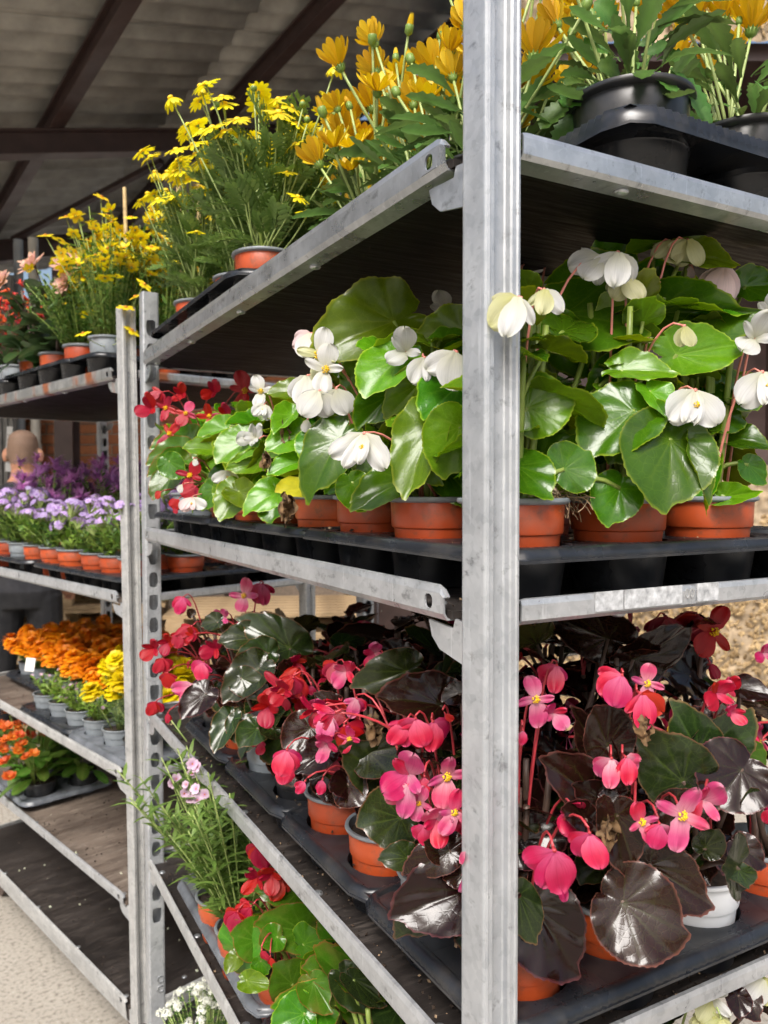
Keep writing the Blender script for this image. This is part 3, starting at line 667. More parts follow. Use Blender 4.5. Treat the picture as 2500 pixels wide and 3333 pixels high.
def petal_mesh(kind, mat, v=0):
    key = ('pt', kind, mat, v); pv = random.Random(v*31+7); pa, pb_ = pv.uniform(0, 6), pv.uniform(.7, 1.3); pw = [1., .82, .92, .7][v % 4]; ps = [.0, .12, -.14, .08][v % 4]
    if key in wm: return wm[key]
    mb = MB(); nu, nv = 9, 9; vs = []; cs = []
    for j in range(nv+1):
        t_ = j/nv
        t_ = (1-math.cos(math.pi*t_))/2
        wd = {'round': pw*.47*math.sqrt(max(0, 1-((t_-.54)/.47)**2)) if t_ > .1 else .09+.85*t_, 'heart': pw*.42*math.sqrt(max(0, 1-((t_-.60)/.41)**2)) if t_ > .3 else .08+.8*t_,
              'narrow': .22*math.sqrt(max(0, 1-((t_-.58)/.43)**2)) if t_ > .25 else .08+.42*t_}[kind]
        if t_ > .999: wd = .04
        for i in range(nu+1):
            u = -1+2*i/nu; x = u*wd+ps*t_*t_; y = t_; z = .09*(t_*(1-t_))-.06*wd*u*u+.075*pb_*math.sin(u*4.5+pa)*t_*t_+.018*math.sin(u*11+pa*2)*t_-.03*math.exp(-(u/.16)**2)*(1-t_*.5)+.07*t_*t_*math.cos(pa); y *= 1-.05*pb_*math.exp(-(u/.35)**2)*(t_ > .6)*(t_-.6)*2.5 if kind != 'narrow' else 1
            vs.append((x, y, z)); cs.append((0, t_, i/nu))
    mb.add(vs, [(j*(nu+1)+i, j*(nu+1)+i+1, (j+1)*(nu+1)+i+1, (j+1)*(nu+1)+i) for j in range(nv) for i in range(nu)], cs)
    wm[key] = mb.mesh('petal', M[mat]); return wm[key]
def stamen_mesh():
    if 'stamen' not in wm:
        mb = MB(); rr = random.Random(1)
        for i in range(26):
            a = rr.uniform(0, 6.28); r_ = .13*math.sqrt(rr.random()); z = .13*(1-(r_/.15)**2)+.03
            mb.ball((r_*math.cos(a), r_*math.sin(a), z), (.026, .026, .04), 6)
        wm['stamen'] = mb.mesh('stamens', M['stamen'])
    return wm['stamen']
def ovary_mesh(mat):
    k = ('ov', mat)
    if k not in wm:
        mb = MB(); mb.tube([(0, .05, -.02), (0, .02, -.10), (0, .10, -.30)], [.05, .06, .03], 6); wm[k] = mb.mesh('flower', M[mat])
    return wm[k]
def rx(a): return Matrix.Rotation(a, 4, 'X')
def rz_(a): return Matrix.Rotation(a, 4, 'Z')
def begonia_flower(P, pos, face, upv, size, kind, mat, stem='stem_pink', rng=None, mat2=None):
    # face: direction the flower looks to; upv: its top; size: length of a large petal
    rng = rng or P.rng; pos = P.loc(pos)
    f = link('flower', ovary_mesh(stem), P.t, None, basis(V(upv), V(face), pos, size)); m2 = mat2 or mat
    j = lambda s: rng.uniform(-s, s)
    def pt(k, ang, tilt, sc_, mt, z=0.0, yoff=0):
        Mx = Matrix.Translation((0, yoff, z)) @ rz_(ang) @ rx(tilt) @ Matrix.Diagonal((sc_, sc_, sc_, 1)); link('petal', petal_mesh(k, mt, rng.randrange(4)), f, None, Mx)
    if kind == 'open':
        pt('heart', j(.25), .18+j(.35), .95+j(.1), mat); pt('heart', math.pi+j(.3), .25+j(.35), 1.0+j(.1), m2); pt('narrow', 1.55+j(.3), .3+j(.3), .78+j(.1), m2, .02); pt('narrow', -1.55+j(.3), .3+j(.3), .78+j(.1), m2, .02)
        link('stamens', stamen_mesh(), f, None, Matrix.Diagonal((1.2, 1.2, 1.2, 1)))
    elif kind == 'clam':
        sg = rng.choice((-1, 1)); pt('round', math.pi+.22*sg+j(.2), .10+j(.28), 1.0, mat, .10); pt('round', math.pi-.42*sg+j(.25), -.2+j(.3), .92, m2, .02); pt('heart', math.pi-.9*sg+j(.2), -.4+j(.1), .8, m2, -.03); pt('narrow', math.pi+.95*sg+j(.2), -.2+j(.2), .7, mat, -.02)
    elif kind == 'hang':       # four narrow drooping petals with the pale throat showing
        for a, k2, sc2, tl in ((-.8, 'heart', 1.05, .15), (.72, 'heart', 1.0, .1), (-.28, 'narrow', .95, .45), (.2, 'narrow', .88, .55), (-.02, 'narrow', .75, .2)): pt(k2, math.pi+a+j(.1), tl+j(.12), sc2+j(.06), mat if a < .3 else m2, .02*j(1))
        link('stamens', stamen_mesh(), f, None, Matrix.Translation((0, -.34, .16)) @ Matrix.Diagonal((.6, .6, .6, 1)))
    elif kind == 'side':
        pt('heart', .3+j(.2), .9, 1.0, mat); pt('heart', math.pi+j(.2), .75, 1.0, m2); pt('narrow', 1.5, .9, .8, m2); pt('narrow', -1.5, .8, .8, mat)
    else:                       # bud
        pt('heart', math.pi+.15+j(.1), .05, .66, mat, .06); pt('heart', math.pi-.2+j(.2), -.3, .62, m2, .0)
    return f
TOCAM = lambda q: (CAMP-V(q)).normalized()
def hero_leaf(P, bx_, by, tx, ty, d, dd, n, mat, shape=0, wide=1.0, stem='stem_green'):
    # base and tip as seen in the photograph, base at depth d, tip at d+dd; n = normal's (right, up) lean away from the viewer
    b = at(bx_, by, d); t_ = at(tx, ty, d+dd); nr = -fw+rt*n[0]+up*n[1]
    o = put_leaf(P, b, t_, nr, mat, shape, wide)
    dirn = (t_-b).normalized(); q = P.loc(b); root = V((P.rng.uniform(-.015, .015), P.rng.uniform(-.015, .015), P.h*.85))
    mid = root.lerp(q, .55)+V((0, 0, .02))-dirn*.02
    P.stem(root, q, .0038, stem, mid=mid, taper=.55)
    return o
def hero_flower(P, px, py, d, Lpx, kind, mat, ang=0., face=(0, 0), stem='stem_pink', mat2=None):
    q = at(px, py, d); size = Lpx*1.1/FPX*d; fc = -fw+rt*face[0]+up*face[1]; u = up*math.cos(ang)+rt*math.sin(ang)
    begonia_flower(P, q, fc, u, size, kind, mat, stem, mat2=mat2)
    b = P.loc(q-fc.normalized()*.006+u*.004); root = V((P.rng.uniform(-.02, .02), P.rng.uniform(-.02, .02), P.h*.9)); top = root.lerp(b, .6); top.z = max(root.z, b.z+.012*(1 if b.z > .15 else -.5))
    P.stem(root, b, .0016, stem, mid=top+V((0, 0, .015)), n=8, taper=.6)
def wild_begonia(P, H, n, size, mats, nfl, fmats, stem='stem_green', fstem='stem_pink', toward=None, spread=.085, kinds=('open', 'clam', 'side', 'bud'), fsize=.022, low=.0, strict=0):
    rg = P.rng; base = V((0, 0, P.h*.85)); tips = []
    for k in range(4):
        a = rg.uniform(0, 6.28); tp_ = V((math.cos(a)*spread*.35, math.sin(a)*spread*.35, P.h+H*rg.uniform(.75, 1))); P.stem(base+V((math.cos(a)*.01, math.sin(a)*.01, 0)), tp_, .0045, stem, mid=(base+tp_)/2+V((math.cos(a)*.008, math.sin(a)*.008, 0))); tips.append(tp_)
    for i in range(n):
        t_ = (i+.5)/n; a = i*2.39996+rg.uniform(-.4, .4)
        if toward is not None and (strict or rg.random() < .55): a = toward+rg.gauss(0, .75)
        z = P.h+low+(H-low)*(.12+.88*t_); q = base.lerp(rg.choice(tips), min(1, max(.05, (z-P.h)/H)))
        out = V((math.cos(a), math.sin(a), 0)); rr = spread*(1.0-.55*t_)*rg.uniform(.6, 1.05)
        b = q+out*rr*.55; b.z = z; L = size*rg.uniform(.7, 1.15)*(1-.25*t_); el = lerp(-.75, .35, t_)+rg.gauss(0, .25)
        side = V((-out.y, out.x, 0))*rg.gauss(0, .45); d = (out*math.cos(el)+side+V((0, 0, math.sin(el)))).normalized()
        nr = (V((0, 0, 1))*(1.0-.35*(1-t_))+out*(.45+.5*(1-t_))+V((rg.gauss(0, .25), rg.gauss(0, .25), 0)))
        s_ = rg.choice([0, 0, 1, 3, 4, 2, 5]); put_leaf(P, P.o+b, P.o+b+d*L, nr, rg.choice(mats), s_)
        P.stem(q+V((0, 0, -.012)), b, .0026, stem, sag=.006, n=4)
    for i in range(nfl):
        a = (camaz(P)+rg.gauss(0, .8)) if toward is not None else rg.uniform(0, 6.28); out = V((math.cos(a), math.sin(a), 0)); t_ = rg.uniform(.35, 1.1)
        q = base.lerp(rg.choice(tips), min(1, t_)); b = q+out*spread*rg.uniform(.55, 1.25); b.z = P.h+H*t_+rg.uniform(-.02, .015)
        k = rg.choice(kinds); sz = fsize*rg.uniform(.75, 1.15); P.stem(q, b, .0018, fstem, sag=.02, n=6)
        begonia_flower(P, P.o+b, out*1.0+V((rg.gauss(0, .4), rg.gauss(0, .4), .15)), V((0, 0, 1))+V((rg.gauss(0, .3), rg.gauss(0, .3), 0)), sz, k, rg.choice(fmats), fstem)

camaz = lambda P: math.atan2(CAMP.y-P.o.y, CAMP.x-P.o.x)
ORD = ['first', 'second', 'third', 'fourth', 'fifth', 'sixth', 'seventh', 'eighth', 'ninth']
# ================================================================== NEAR TROLLEY, MIDDLE SHELF: white begonias
PX, PY = .133, .137; DECK = .05; zp = Z2-.0205
GX = [.09+PX*i for i in range(4)]; GY = [.08+PY*j for j in range(9)]
tl = ['nearest the tall post', 'in the middle', 'at the far end']
for k in range(3): tray('black tray of orange pots on the white begonia shelf, %s' % tl[k], (.09-PX/2, .08-PY/2+k*3*PY, zp), 0, 4, 3, PX, PY-.0006, DECK, .049)
WB = {}
for j in range(9):
    for i in range(3):
        if i == 2 and j > 6: continue
        if i == 1 and j == 8: continue
        red = j >= 7
        where = ('in the rail row, %s from the tall post' % (['hidden', 'first', 'second', 'third', 'fourth', 'fifth', 'sixth', 'seventh', 'eighth'][j]) if i == 0 else
                 ('on the right end, %s right of the tall post' % ['', 'second', 'third'][i]) if j == 0 else 'in inner row %s, %s from the post' % (['', 'two', 'three'][i], ORD[j]))
        if i == 0 and j == 0: where = 'with bare roots, just right of the tall post'
        lab = ('green begonia with red flowers ' if red else 'white flowering green begonia ')+where
        P = Plant('begonia', lab, 'begonia', (GX[i], GY[j], zp+.010), 'grey' if (red and i == 0) else 'orange', .0525, .085, 'begonias on the middle shelf', 100+j*10+i)
        WB[i, j] = P
W0, W1, W2 = WB[0, 0], WB[1, 0], WB[2, 0]; L1, L2, L3, L4 = WB[0, 1], WB[0, 2], WB[0, 3], WB[0, 4]
for (i, j), P in WB.items():
    if j >= 7: wild_begonia(P, .15, 13, .075, ['lf_light', 'lf_red_edge', 'lf_green'], 6, ['red'], fstem='stem_red', toward=camaz(P), fsize=.026)
    elif i == 0 and j >= 3: wild_begonia(P, .14, 26, .078, ['lf_light', 'lf_light', 'lf_green'], 1 if j > 4 else 2, ['white'], toward=camaz(P)-.3, fsize=.022)
    elif i == 0: wild_begonia(P, .17, 12, .075, ['lf_green', 'lf_green', 'lf_light'], 0, ['white'], low=.03, toward=camaz(P)+math.pi, strict=1)
    elif j == 0: wild_begonia(P, .20, 12, .078, ['lf_green', 'lf_green', 'lf_light'], 0, ['white'], low=.03, toward=camaz(P)+math.pi, strict=1)
    else: wild_begonia(P, .19 if j < 3 else .13, 11, .085, ['lf_green', 'lf_light'], 2, ['white'], fsize=.026)
for P in (W0, W1, W2, L1, L2, L3): wild_begonia(P, .17 if P in (L1, L2, L3) else .20, 16, .055, ['lf_green', 'lf_green', 'lf_light'], 0, ['white'], toward=camaz(P), spread=.05, strict=1)
def zr(x, y): return (1600+.5425*x, 700+.5425*y)
def zl(x, y): return (800+.5425*x, 900+.5425*y)
G, GL = 'lf_green', 'lf_light'
# right-hand plants: base, tip (picture), depth, tip depth step, normal lean, material, shape, width
for P, b, t_, d, dd, n, m, s, wd in [
    (W0, (440, 590), (1040, 685), .80, -.03, (-.1, .55), G, 0, 1.05), (W1, (1000, 585), (1720, 570), .84, -.02, (.1, -.15), G, 4, .85), (W1, (985, 520), (1690, 545), .86, .02, (0, 1.3), G, 1, 1.0),
    (W0, (670, 400), (285, 415), .84, .02, (-.1, .8), G, 4, .95), (W1, (1190, 165), (1000, 150), .86, .0, (0, 1.0), GL, 1, .9), (W1, (975, 170), (800, 215), .85, -.01, (-.2, .7), GL, 1, .9),
    (W1, (1150, 235), (1530, 270), .84, -.02, (.0, .5), GL, 1, .85), (W0, (215, 1155), (530, 1010), .72, -.01, (-.15, .2), GL, 5, 1.25), (W0, (280, 1490), (555, 1270), .74, .0, (-.2, .5), G, 0, 1.1),
    (W0, (435, 1525), (620, 1390), .715, .0, (.1, .2), G, 5, 1.5), (W1, (850, 1175), (540, 1490), .735, -.02, (-.3, .55), G, 0, 1.05), (W1, (1075, 1350), (1065, 1845), .72, -.03, (.05, .3), G, 0, 1.15),
    (W1, (1215, 1440), (1340, 1850), .73, -.01, (1.3, .1), GL, 0, .9), (W0, (770, 1640), (700, 1905), .735, -.01, (-.1, .15), G, 0, 1.15), (W0, (400, 680), (600, 1010), .79, .0, (-.5, -.2), G, 3, 1.0),
    (W0, (760, 940), (555, 1150), .80, .0, (.3, .3), G, 4, 1.1), (W1, (785, 930), (1165, 920), .76, -.02, (.0, .7), GL, 1, .8), (W1, (955, 1060), (1130, 1230), .74, -.02, (.4, .3), GL, 1, 1.1),
    (W2, (1410, 1330), (1720, 1370), .86, -.03, (.2, .6), G, 1, .95), (W1, (1110, 840), (1570, 735), .80, .0, (.0, .3), GL, 1, .8), (W0, (290, 610), (185, 910), .78, .0, (-.4, .2), GL, 0, 1.05),
    (W1, (1220, 700), (1530, 720), .84, .0, (.0, -.2), G, 0, .9), (W2, (1400, 1690), (1650, 1650), .82, -.03, (.0, .4), GL, 4, .9), (W1, (850, 1330), (690, 1520), .75, .0, (-.2, .1), G, 0, 1.2),
    (W2, (1330, 1190), (1570, 1240), .85, .0, (.0, .3), G, 0, 1.0), (W0, (160, 870), (290, 910), .75, -.02, (-.1, .9), GL, 1, .9), (W0, (150, 800), (245, 930), .78, .0, (.2, .3), G, 0, 1.3),
    (W2, (1380, 1050), (1660, 1130), .85, .0, (.2, .4), G, 1, 1.0), (W1, (1020, 360), (1170, 410), .87, .0, (0, .2), G, 0, 1.0), (W2, (1520, 430), (1800, 400), .9, .0, (0, .3), G, 1, 1.0), (W1, (680, 260), (960, 320), .86, .02, (0, .1), G, 0, 1.0),
    (W1, (880, 1320), (960, 1180), .77, .0, (0, -.1), G, 0, 1.1), (W2, (1540, 1500), (1680, 1620), .84, .0, (.1, .2), G, 0, 1.0), (W1, (620, 1110), (760, 1200), .77, .0, (-.1, .3), G, 4, .9), (W0, (360, 1180), (250, 1330), .78, .0, (-.2, .3), G, 0, 1.1), (W0, (260, 1560), (390, 1510), .73, .0, (-.2, -.5), GL, 4, .9)]:
    hero_leaf(P, *zr(*b), *zr(*t_), d, dd, n, m, s, wd)
for P, c_, d, L_, k, m, an, fc, m2 in [
    (W0, (160, 500), .605, 125, 'clam', 'white', .5, (-.3, .2), 'cream'), (W0, (320, 450), .66, 92, 'clam', 'cream', -.2, (.1, .3), 'white'), (W0, (650, 260), .76, 95, 'clam', 'white', 1.05, (-.2, .4), 'white'),
    (W1, (760, 230), .755, 120, 'clam', 'white', .05, (0, .35), 'white'), (W1, (810, 380), .77, 80, 'clam', 'cream', 0, (0, .1), 'cream'), (W1, (1080, 160), .83, 80, 'clam', 'cream', .6, (-.2, .3), 'cream'), (W1, (1180, 150), .82, 85, 'clam', 'cream', -.2, (.1, .3), 'cream'),
    (W2, (1390, 320), .84, 118, 'clam', 'blush', .1, (.1, .2), 'blush'), (W2, (1190, 310), .85, 55, 'bud', 'blush', .3, (0, .1), 'cream'), (W1, (1160, 670), .74, 95, 'bud', 'cream', 0, (0, .2), 'cream'), (W1, (1225, 1060), .715, 122, 'hang', 'white', .15, (0, .25), 'white'),
    (W2, (1580, 740), .80, 95, 'side', 'white', .5, (-.3, .2), 'white'), (W2, (1630, 950), .78, 120, 'hang', 'white', -.1, (0, .2), 'white'), (W2, (1650, 610), .84, 80, 'side', 'white', .8, (0, .3), 'white'), (W0, (1005, 1310), .76, 50, 'side', 'white', 1.4, (0, .6), 'white'), (W0, (220, 340), .98, 80, 'side', 'white', 0, (0, .2), 'white'), (W0, (330, 365), 1.0, 60, 'side', 'white', .4, (0, .2), 'white')]:
    hero_flower(P, *zr(*c_), d, L_, k, m, an, fc, mat2=m2)
# left-hand plants
for P, b, t_, d, dd, n, m, s, wd in [
    (L1, (890, 270), (350, 450), .92, -.03, (.15, .35), GL, 1, .95), (L1, (1300, 340), (985, 430), .86, -.01, (.2, .3), GL, 1, 1.1), (L1, (915, 485), (685, 745), .84, -.03, (-.3, .5), GL, 0, .95), (L1, (850, 720), (650, 945), .86, .0, (.2, .2), G, 4, 1.1),
    (L1, (1040, 640), (840, 880), .83, .0, (.3, .0), GL, 3, 1.05), (L1, (1290, 640), (1050, 850), .80, -.03, (-.1, .55), G, 1, 1.1), (L1, (1120, 890), (925, 1350), .80, -.03, (-.5, .2), GL, 1, .75), (L1, (1285, 900), (1190, 1265), .77, .0, (.1, .2), GL, 0, 1.1),
    (L2, (570, 970), (325, 1320), .88, -.03, (-.2, .45), G, 3, 1.0), (L2, (480, 970), (370, 1170), .90, -.02, (-.2, .4), G, 0, 1.3), (L1, (970, 1215), (600, 1395), .84, -.03, (-.1, .75), G, 1, .75), (L1, (830, 1140), (660, 1310), .88, .0, (0, .3), G, 0, 1.1),
    (L3, (330, 960), (100, 1040), 1.0, -.02, (-.1, .6), GL, 1, 1.1), (L3, (330, 1110), (110, 1180), .99, -.02, (0, .9), GL, 1, .8), (L3, (190, 1290), (-20, 1390), 1.0, -.03, (-.1, .5), GL, 3, 1.1), (L2, (580, 540), (770, 520), .95, .0, (0, .3), G, 0, 1.0),
    (L1, (800, 440), (660, 400), .87, -.02, (0, .8), GL, 1, 1.0), (L2, (750, 550), (550, 960), .93, .0, (-.6, .0), GL, 3, .9), (L2, (300, 690), (110, 690), 1.02, .0, (0, .7), GL, 1, .9), (L2, (640, 1240), (740, 1430), .85, .0, (.1, .2), G, 0, 1.1), (L3, (280, 830), (160, 960), 1.0, -.02, (-.2, .5), GL, 4, 1.0),
    (L1, (960, 1130), (1010, 950), .86, .0, (0, .1), G, 0, 1.0), (L1, (1130, 1160), (1000, 1240), .86, .0, (0, .4), G, 0, 1.0), (L2, (640, 700), (780, 620), .96, .0, (0, .2), G, 0, 1.1), (L1, (1240, 480), (1280, 350), .85, .0, (0, .4), GL, 0, 1.1), (L2, (560, 1240), (460, 1310), .9, .0, (0, .6), GL, 1, 1.0)]:
    hero_leaf(P, *zl(*b), *zl(*t_), d, dd, n, m, s, wd)
for P, c_, d, L_, k, m, an, fc, m2 in [
    (L2, (390, 345), .92, 78, 'clam', 'white', .6, (-.2, .2), 'blush'), (L2, (440, 470), .90, 90, 'open', 'white', .2, (-.1, .2), 'cream'), (L2, (480, 560), .89, 78, 'open', 'white', .1, (0, .1), 'white'), (L2, (370, 600), .90, 88, 'clam', 'white', .2, (-.1, .2), 'white'), (L2, (440, 690), .88, 88, 'clam', 'white', .35, (-.2, .1), 'white'), (L2, (545, 680), .88, 80, 'clam', 'white', -.1, (.1, .1), 'white'),
    (L2, (370, 860), .90, 58, 'bud', 'white', .2, (0, .1), 'cream'), (L1, (710, 950), .775, 118, 'hang', 'white', .1, (-.1, .2), 'white'), (L1, (960, 450), .83, 85, 'side', 'white', .5, (0, .3), 'white'), (L1, (1075, 490), .80, 80, 'hang', 'white', -.2, (.1, .2), 'white'), (L1, (1260, 460), .76, 112, 'clam', 'white', .35, (-.1, .2), 'white'), (L1, (960, 830), .86, 75, 'side', 'white', .1, (0, .1), 'cream'), (L1, (1030, 850), .87, 70, 'hang', 'white', 0, (0, .1), 'cream'), (L1, (1190, 210), 1.0, 75, 'side', 'white', .3, (0, .2), 'white'),
    (L4, (90, 690), 1.08, 55, 'open', 'white', 0, (0, .2), 'white'), (L4, (110, 770), 1.07, 45, 'hang', 'white', .2, (0, .2), 'white'), (L4, (60, 965), 1.05, 42, 'side', 'white', 1.4, (0, .3), 'white')]:
    hero_flower(P, *zl(*c_), d, L_, k, m, an, fc, mat2=m2)
o = put_leaf(L3, at(*zl(330, 1270), .97), at(*zl(160, 1290), .95), -fw+up*.6, 'lf_yellow', 0, .9); o['label'] = 'yellowing leaf with a withered brown tip'
def withered(P, q, size, seed):
    mb = MB(); rr = random.Random(seed); n = 9; vs = []
    n = 15
    for i in range(n):
        for j in range(n):
            u, v = i/(n-1)-.5, j/(n-1)-.5; w2 = math.sqrt(max(.02, 1-(v*1.9)**2)); nz = lambda q: mn.noise((u*5+seed*3, v*5, q))
            vs.append(V(((u*.6*w2+.22*nz(1))*size, size*(.34*nz(5)+.25*math.sin(u*8)), (v+.22*nz(9))*size)))
    mb.add(vs, [(i*n+j, (i+1)*n+j, (i+1)*n+j+1, i*n+j+1) for i in range(n-1) for j in range(n-1)]); o = mb.obj('withered_leaf', M['dry'], P.t, sharp=None, loc=P.loc(q)); o.rotation_euler = (0, 0, -YAW); return o
withered(L3, at(*zl(250, 1390), .94), .034, 1); withered(L3, at(*zl(120, 1110), .98), .022, 2); withered(L4, at(*zl(230, 930), 1.0), .026, 3)
# far end of the shelf: red and white
def zf(x, y): return (450+.3315*x, 1150+.3315*y)
R7, R8, L5, L6 = WB[0, 7], WB[0, 8], WB[0, 5], WB[0, 6]
for P, b, t_, d, dd, n, m, s, wd in [
    (R7, (520, 870), (75, 925), 1.40, -.02, (0, .5), 'lf_red_edge', 1, .9), (R7, (450, 1000), (40, 1090), 1.37, -.02, (0, .4), 'lf_red_edge', 1, 1.0), (R7, (420, 1100), (60, 1230), 1.36, -.02, (-.2, .3), 'lf_red_edge', 4, 1.0), (R7, (330, 1200), (110, 1470), 1.34, -.02, (-.3, .2), 'lf_red_edge', 0, .9),
    (L6, (740, 950), (415, 910), 1.28, -.02, (0, .7), GL, 1, .9), (L5, (1060, 860), (720, 1100), 1.18, -.02, (-.2, .5), GL, 0, 1.1), (L5, (1200, 1080), (830, 1130), 1.17, -.02, (0, .4), GL, 1, .8), (L5, (1330, 740), (850, 700), 1.22, .0, (0, .7), GL, 1, .8), (L6, (860, 740), (530, 830), 1.3, .0, (0, .7), GL, 1, .9),
    (L5, (1010, 1360), (775, 1650), 1.16, -.03, (-.2, .5), GL, 1, 1.1), (L5, (990, 1360), (1300, 1540), 1.15, -.02, (.1, .4), GL, 4, 1.0), (L4, (1580, 830), (1240, 1050), 1.12, .0, (0, .4), GL, 0, 1.0), (L6, (760, 1330), (600, 1580), 1.24, .0, (-.2, .3), G, 0, .9), (L5, (820, 1380), (920, 1180), 1.2, .0, (0, .3), GL, 0, 1.1), (L6, (300, 1060), (480, 1230), 1.3, .0, (-.2, .3), G, 0, 1.1)]:
    hero_leaf(P, *zf(*b), *zf(*t_), d, dd, n, m, s, wd)
for P, c_, d, L_, k, m, an, fc, m2 in [
    (R7, (220, 380), 1.42, 44, 'clam', 'red', .9, (0, .2), 'red'), (R7, (130, 540), 1.40, 55, 'side', 'red', .9, (-.2, .1), 'red'), (R7, (270, 540), 1.4, 45, 'open', 'red', .2, (0, .1), 'red'), (R7, (470, 590), 1.38, 44, 'open', 'pink', .2, (-.1, .1), 'red'), (R7, (700, 620), 1.36, 46, 'open', 'red', -.3, (0, .1), 'red'), (R7, (860, 610), 1.36, 46, 'side', 'red', .9, (0, .1), 'red'),
    (R8, (310, 790), 1.38, 48, 'open', 'red', .7, (0, .2), 'red'), (R8, (740, 380), 1.5, 48, 'side', 'red', 1.2, (0, .2), 'red'), (R8, (1050, 370), 1.5, 60, 'open', 'red', 0, (0, 0), 'red'), (R8, (430, 400), 1.48, 45, 'side', 'red', .5, (0, .2), 'red'), (R7, (510, 1200), 1.27, 52, 'open', 'red', .5, (-.1, .1), 'red'), (R7, (560, 1310), 1.26, 48, 'clam', 'red', .8, (0, .1), 'red'),
    (R7, (220, 1360), 1.28, 36, 'bud', 'red', .8, (0, .1), 'red'), (R7, (390, 1440), 1.26, 34, 'clam', 'red', .3, (0, .1), 'red'), (R7, (360, 1520), 1.26, 26, 'bud', 'red', 0, (0, .1), 'red'), (L6, (545, 1040), 1.24, 32, 'bud', 'white', -.3, (0, .2), 'white'), (L6, (430, 1290), 1.22, 38, 'bud', 'white', .6, (0, .2), 'white'), (L6, (530, 1420), 1.2, 48, 'hang', 'blush', 0, (0, .1), 'white'), (L5, (880, 1160), 1.2, 50, 'hang', 'white', 0, (0, .1), 'cream'), (L5, (1130, 830), 1.18, 60, 'side', 'white', 1.4, (0, .2), 'white')]:
    hero_flower(P, *zf(*c_), d, L_, k, m, an, fc, mat2=m2, stem='stem_red' if m == 'red' else 'stem_pink')
# bare roots spilling over the first pot right of the post
mb = MB(); rr = random.Random(5); q0 = W0.loc(at(1820, 1612, .735))
for i in range(70):
    a = q0+V((rr.gauss(0, .014), rr.gauss(0, .008), rr.gauss(0, .003))); pts = [a]; d = V((rr.gauss(0, 1), rr.gauss(0, .5), rr.gauss(-.2, .6))).normalized()
    for k in range(4): d = (d+V((rr.gauss(0, .5), rr.gauss(0, .4), rr.gauss(-.1, .4)))).normalized(); pts.append(pts[-1]+d*.006)
    mb.tube(pts, .0005, 3)
mb.obj('dry_roots', M['root'], W0.t)
for P in WB.values(): P.done()

# ================================================================== NEAR TROLLEY, THIRD SHELF: bronze begonias
zp3 = Z3-.0205; QX, QY = .118, .125; BX = [.082+QX*i for i in range(4)]; BY = [.062+QY*j for j in range(9)]
for k, nm in enumerate(['nearest the tall post', 'second from the tall post', 'third from the tall post', 'farthest from the tall post']):
    tray('glossy black tray under the bronze begonias, %s' % nm, (.082-QX/2, .062-QY/2+k*2*QY, zp3), 0, 4, 2, QX, QY-.0006, .05, .047)
potk = {(0, 0): 'orange', (1, 0): 'orange', (2, 0): 'white', (0, 1): 'grey', (0, 2): 'orange', (0, 3): 'orange', (0, 4): 'black', (0, 5): 'grey', (0, 6): 'orange', (0, 7): 'black'}
BB = {}
for j in range(8):
    for i in range(4 if j < 2 else 3):
        if j == 7 and i == 1: continue
        pk = potk.get((i, j), 'orange')
        where = ('rail row, %s from the tall post' % ['hidden', 'first', 'second', 'third', 'fourth', 'fifth', 'sixth', 'seventh'][j] if i == 0 else
                 ('%s right of the tall post' % ['', 'first', 'second', 'third'][i]) if j == 0 else 'inner row %s, %s from the post' % (['', 'two', 'three', 'four'][i], ORD[j]))
        BB[i, j] = Plant('begonia', 'bronze begonia, %s flowers, %s pot, %s' % ('red' if j >= 4 else 'pink', pk, where), 'begonia', (BX[i], BY[j], zp3+.010), pk, .05 if pk != 'white' else .052, .085, 'bronze begonias on the third shelf', 400+j*10+i)
for (i, j), P in BB.items():
    if j >= 4: wild_begonia(P, .15, 14, .075, ['lf_bronze', 'lf_olive'], 7 if i == 0 else 2, ['red', 'red', 'pink'], 'stem_dark', 'stem_red', toward=camaz(P)-.2 if i == 0 else None, fsize=.022)
    elif i == 0 and j > 0: wild_begonia(P, .17, 12, .075, ['lf_bronze', 'lf_olive', 'lf_bronze'], 4, ['pink', 'pink', 'red'], 'stem_dark', 'stem_red', fsize=.024, low=.02, toward=camaz(P)+math.pi*.85, strict=1)
    elif j == 0: wild_begonia(P, .15, 12, .075, ['lf_bronze', 'lf_bronze', 'lf_olive'], 3, ['pink', 'rose'], 'stem_dark', 'stem_red', fsize=.024, toward=camaz(P)+math.pi, strict=1)
    else: wild_begonia(P, .23, 18, .085, ['lf_bronze', 'lf_bronze', 'lf_olive'], 5, ['pink', 'red'], 'stem_dark', 'stem_red', fsize=.026)
def z4(x, y): return (1600+.5425*x, 1800+.5425*y)
def z8(x, y): return (1600+.5425*x, 2500+.5425*y)
def z3(x, y): return (900+.4822*x, 1750+.4822*y)
B0, B1, B2, B3 = BB[0, 0], BB[1, 0], BB[2, 0], BB[3, 0]; C1, C2, C3, C4 = BB[0, 1], BB[0, 2], BB[0, 3], BB[0, 4]; I1 = BB[1, 1]; I2 = BB[2, 1]
BZ, OL = 'lf_bronze', 'lf_olive'
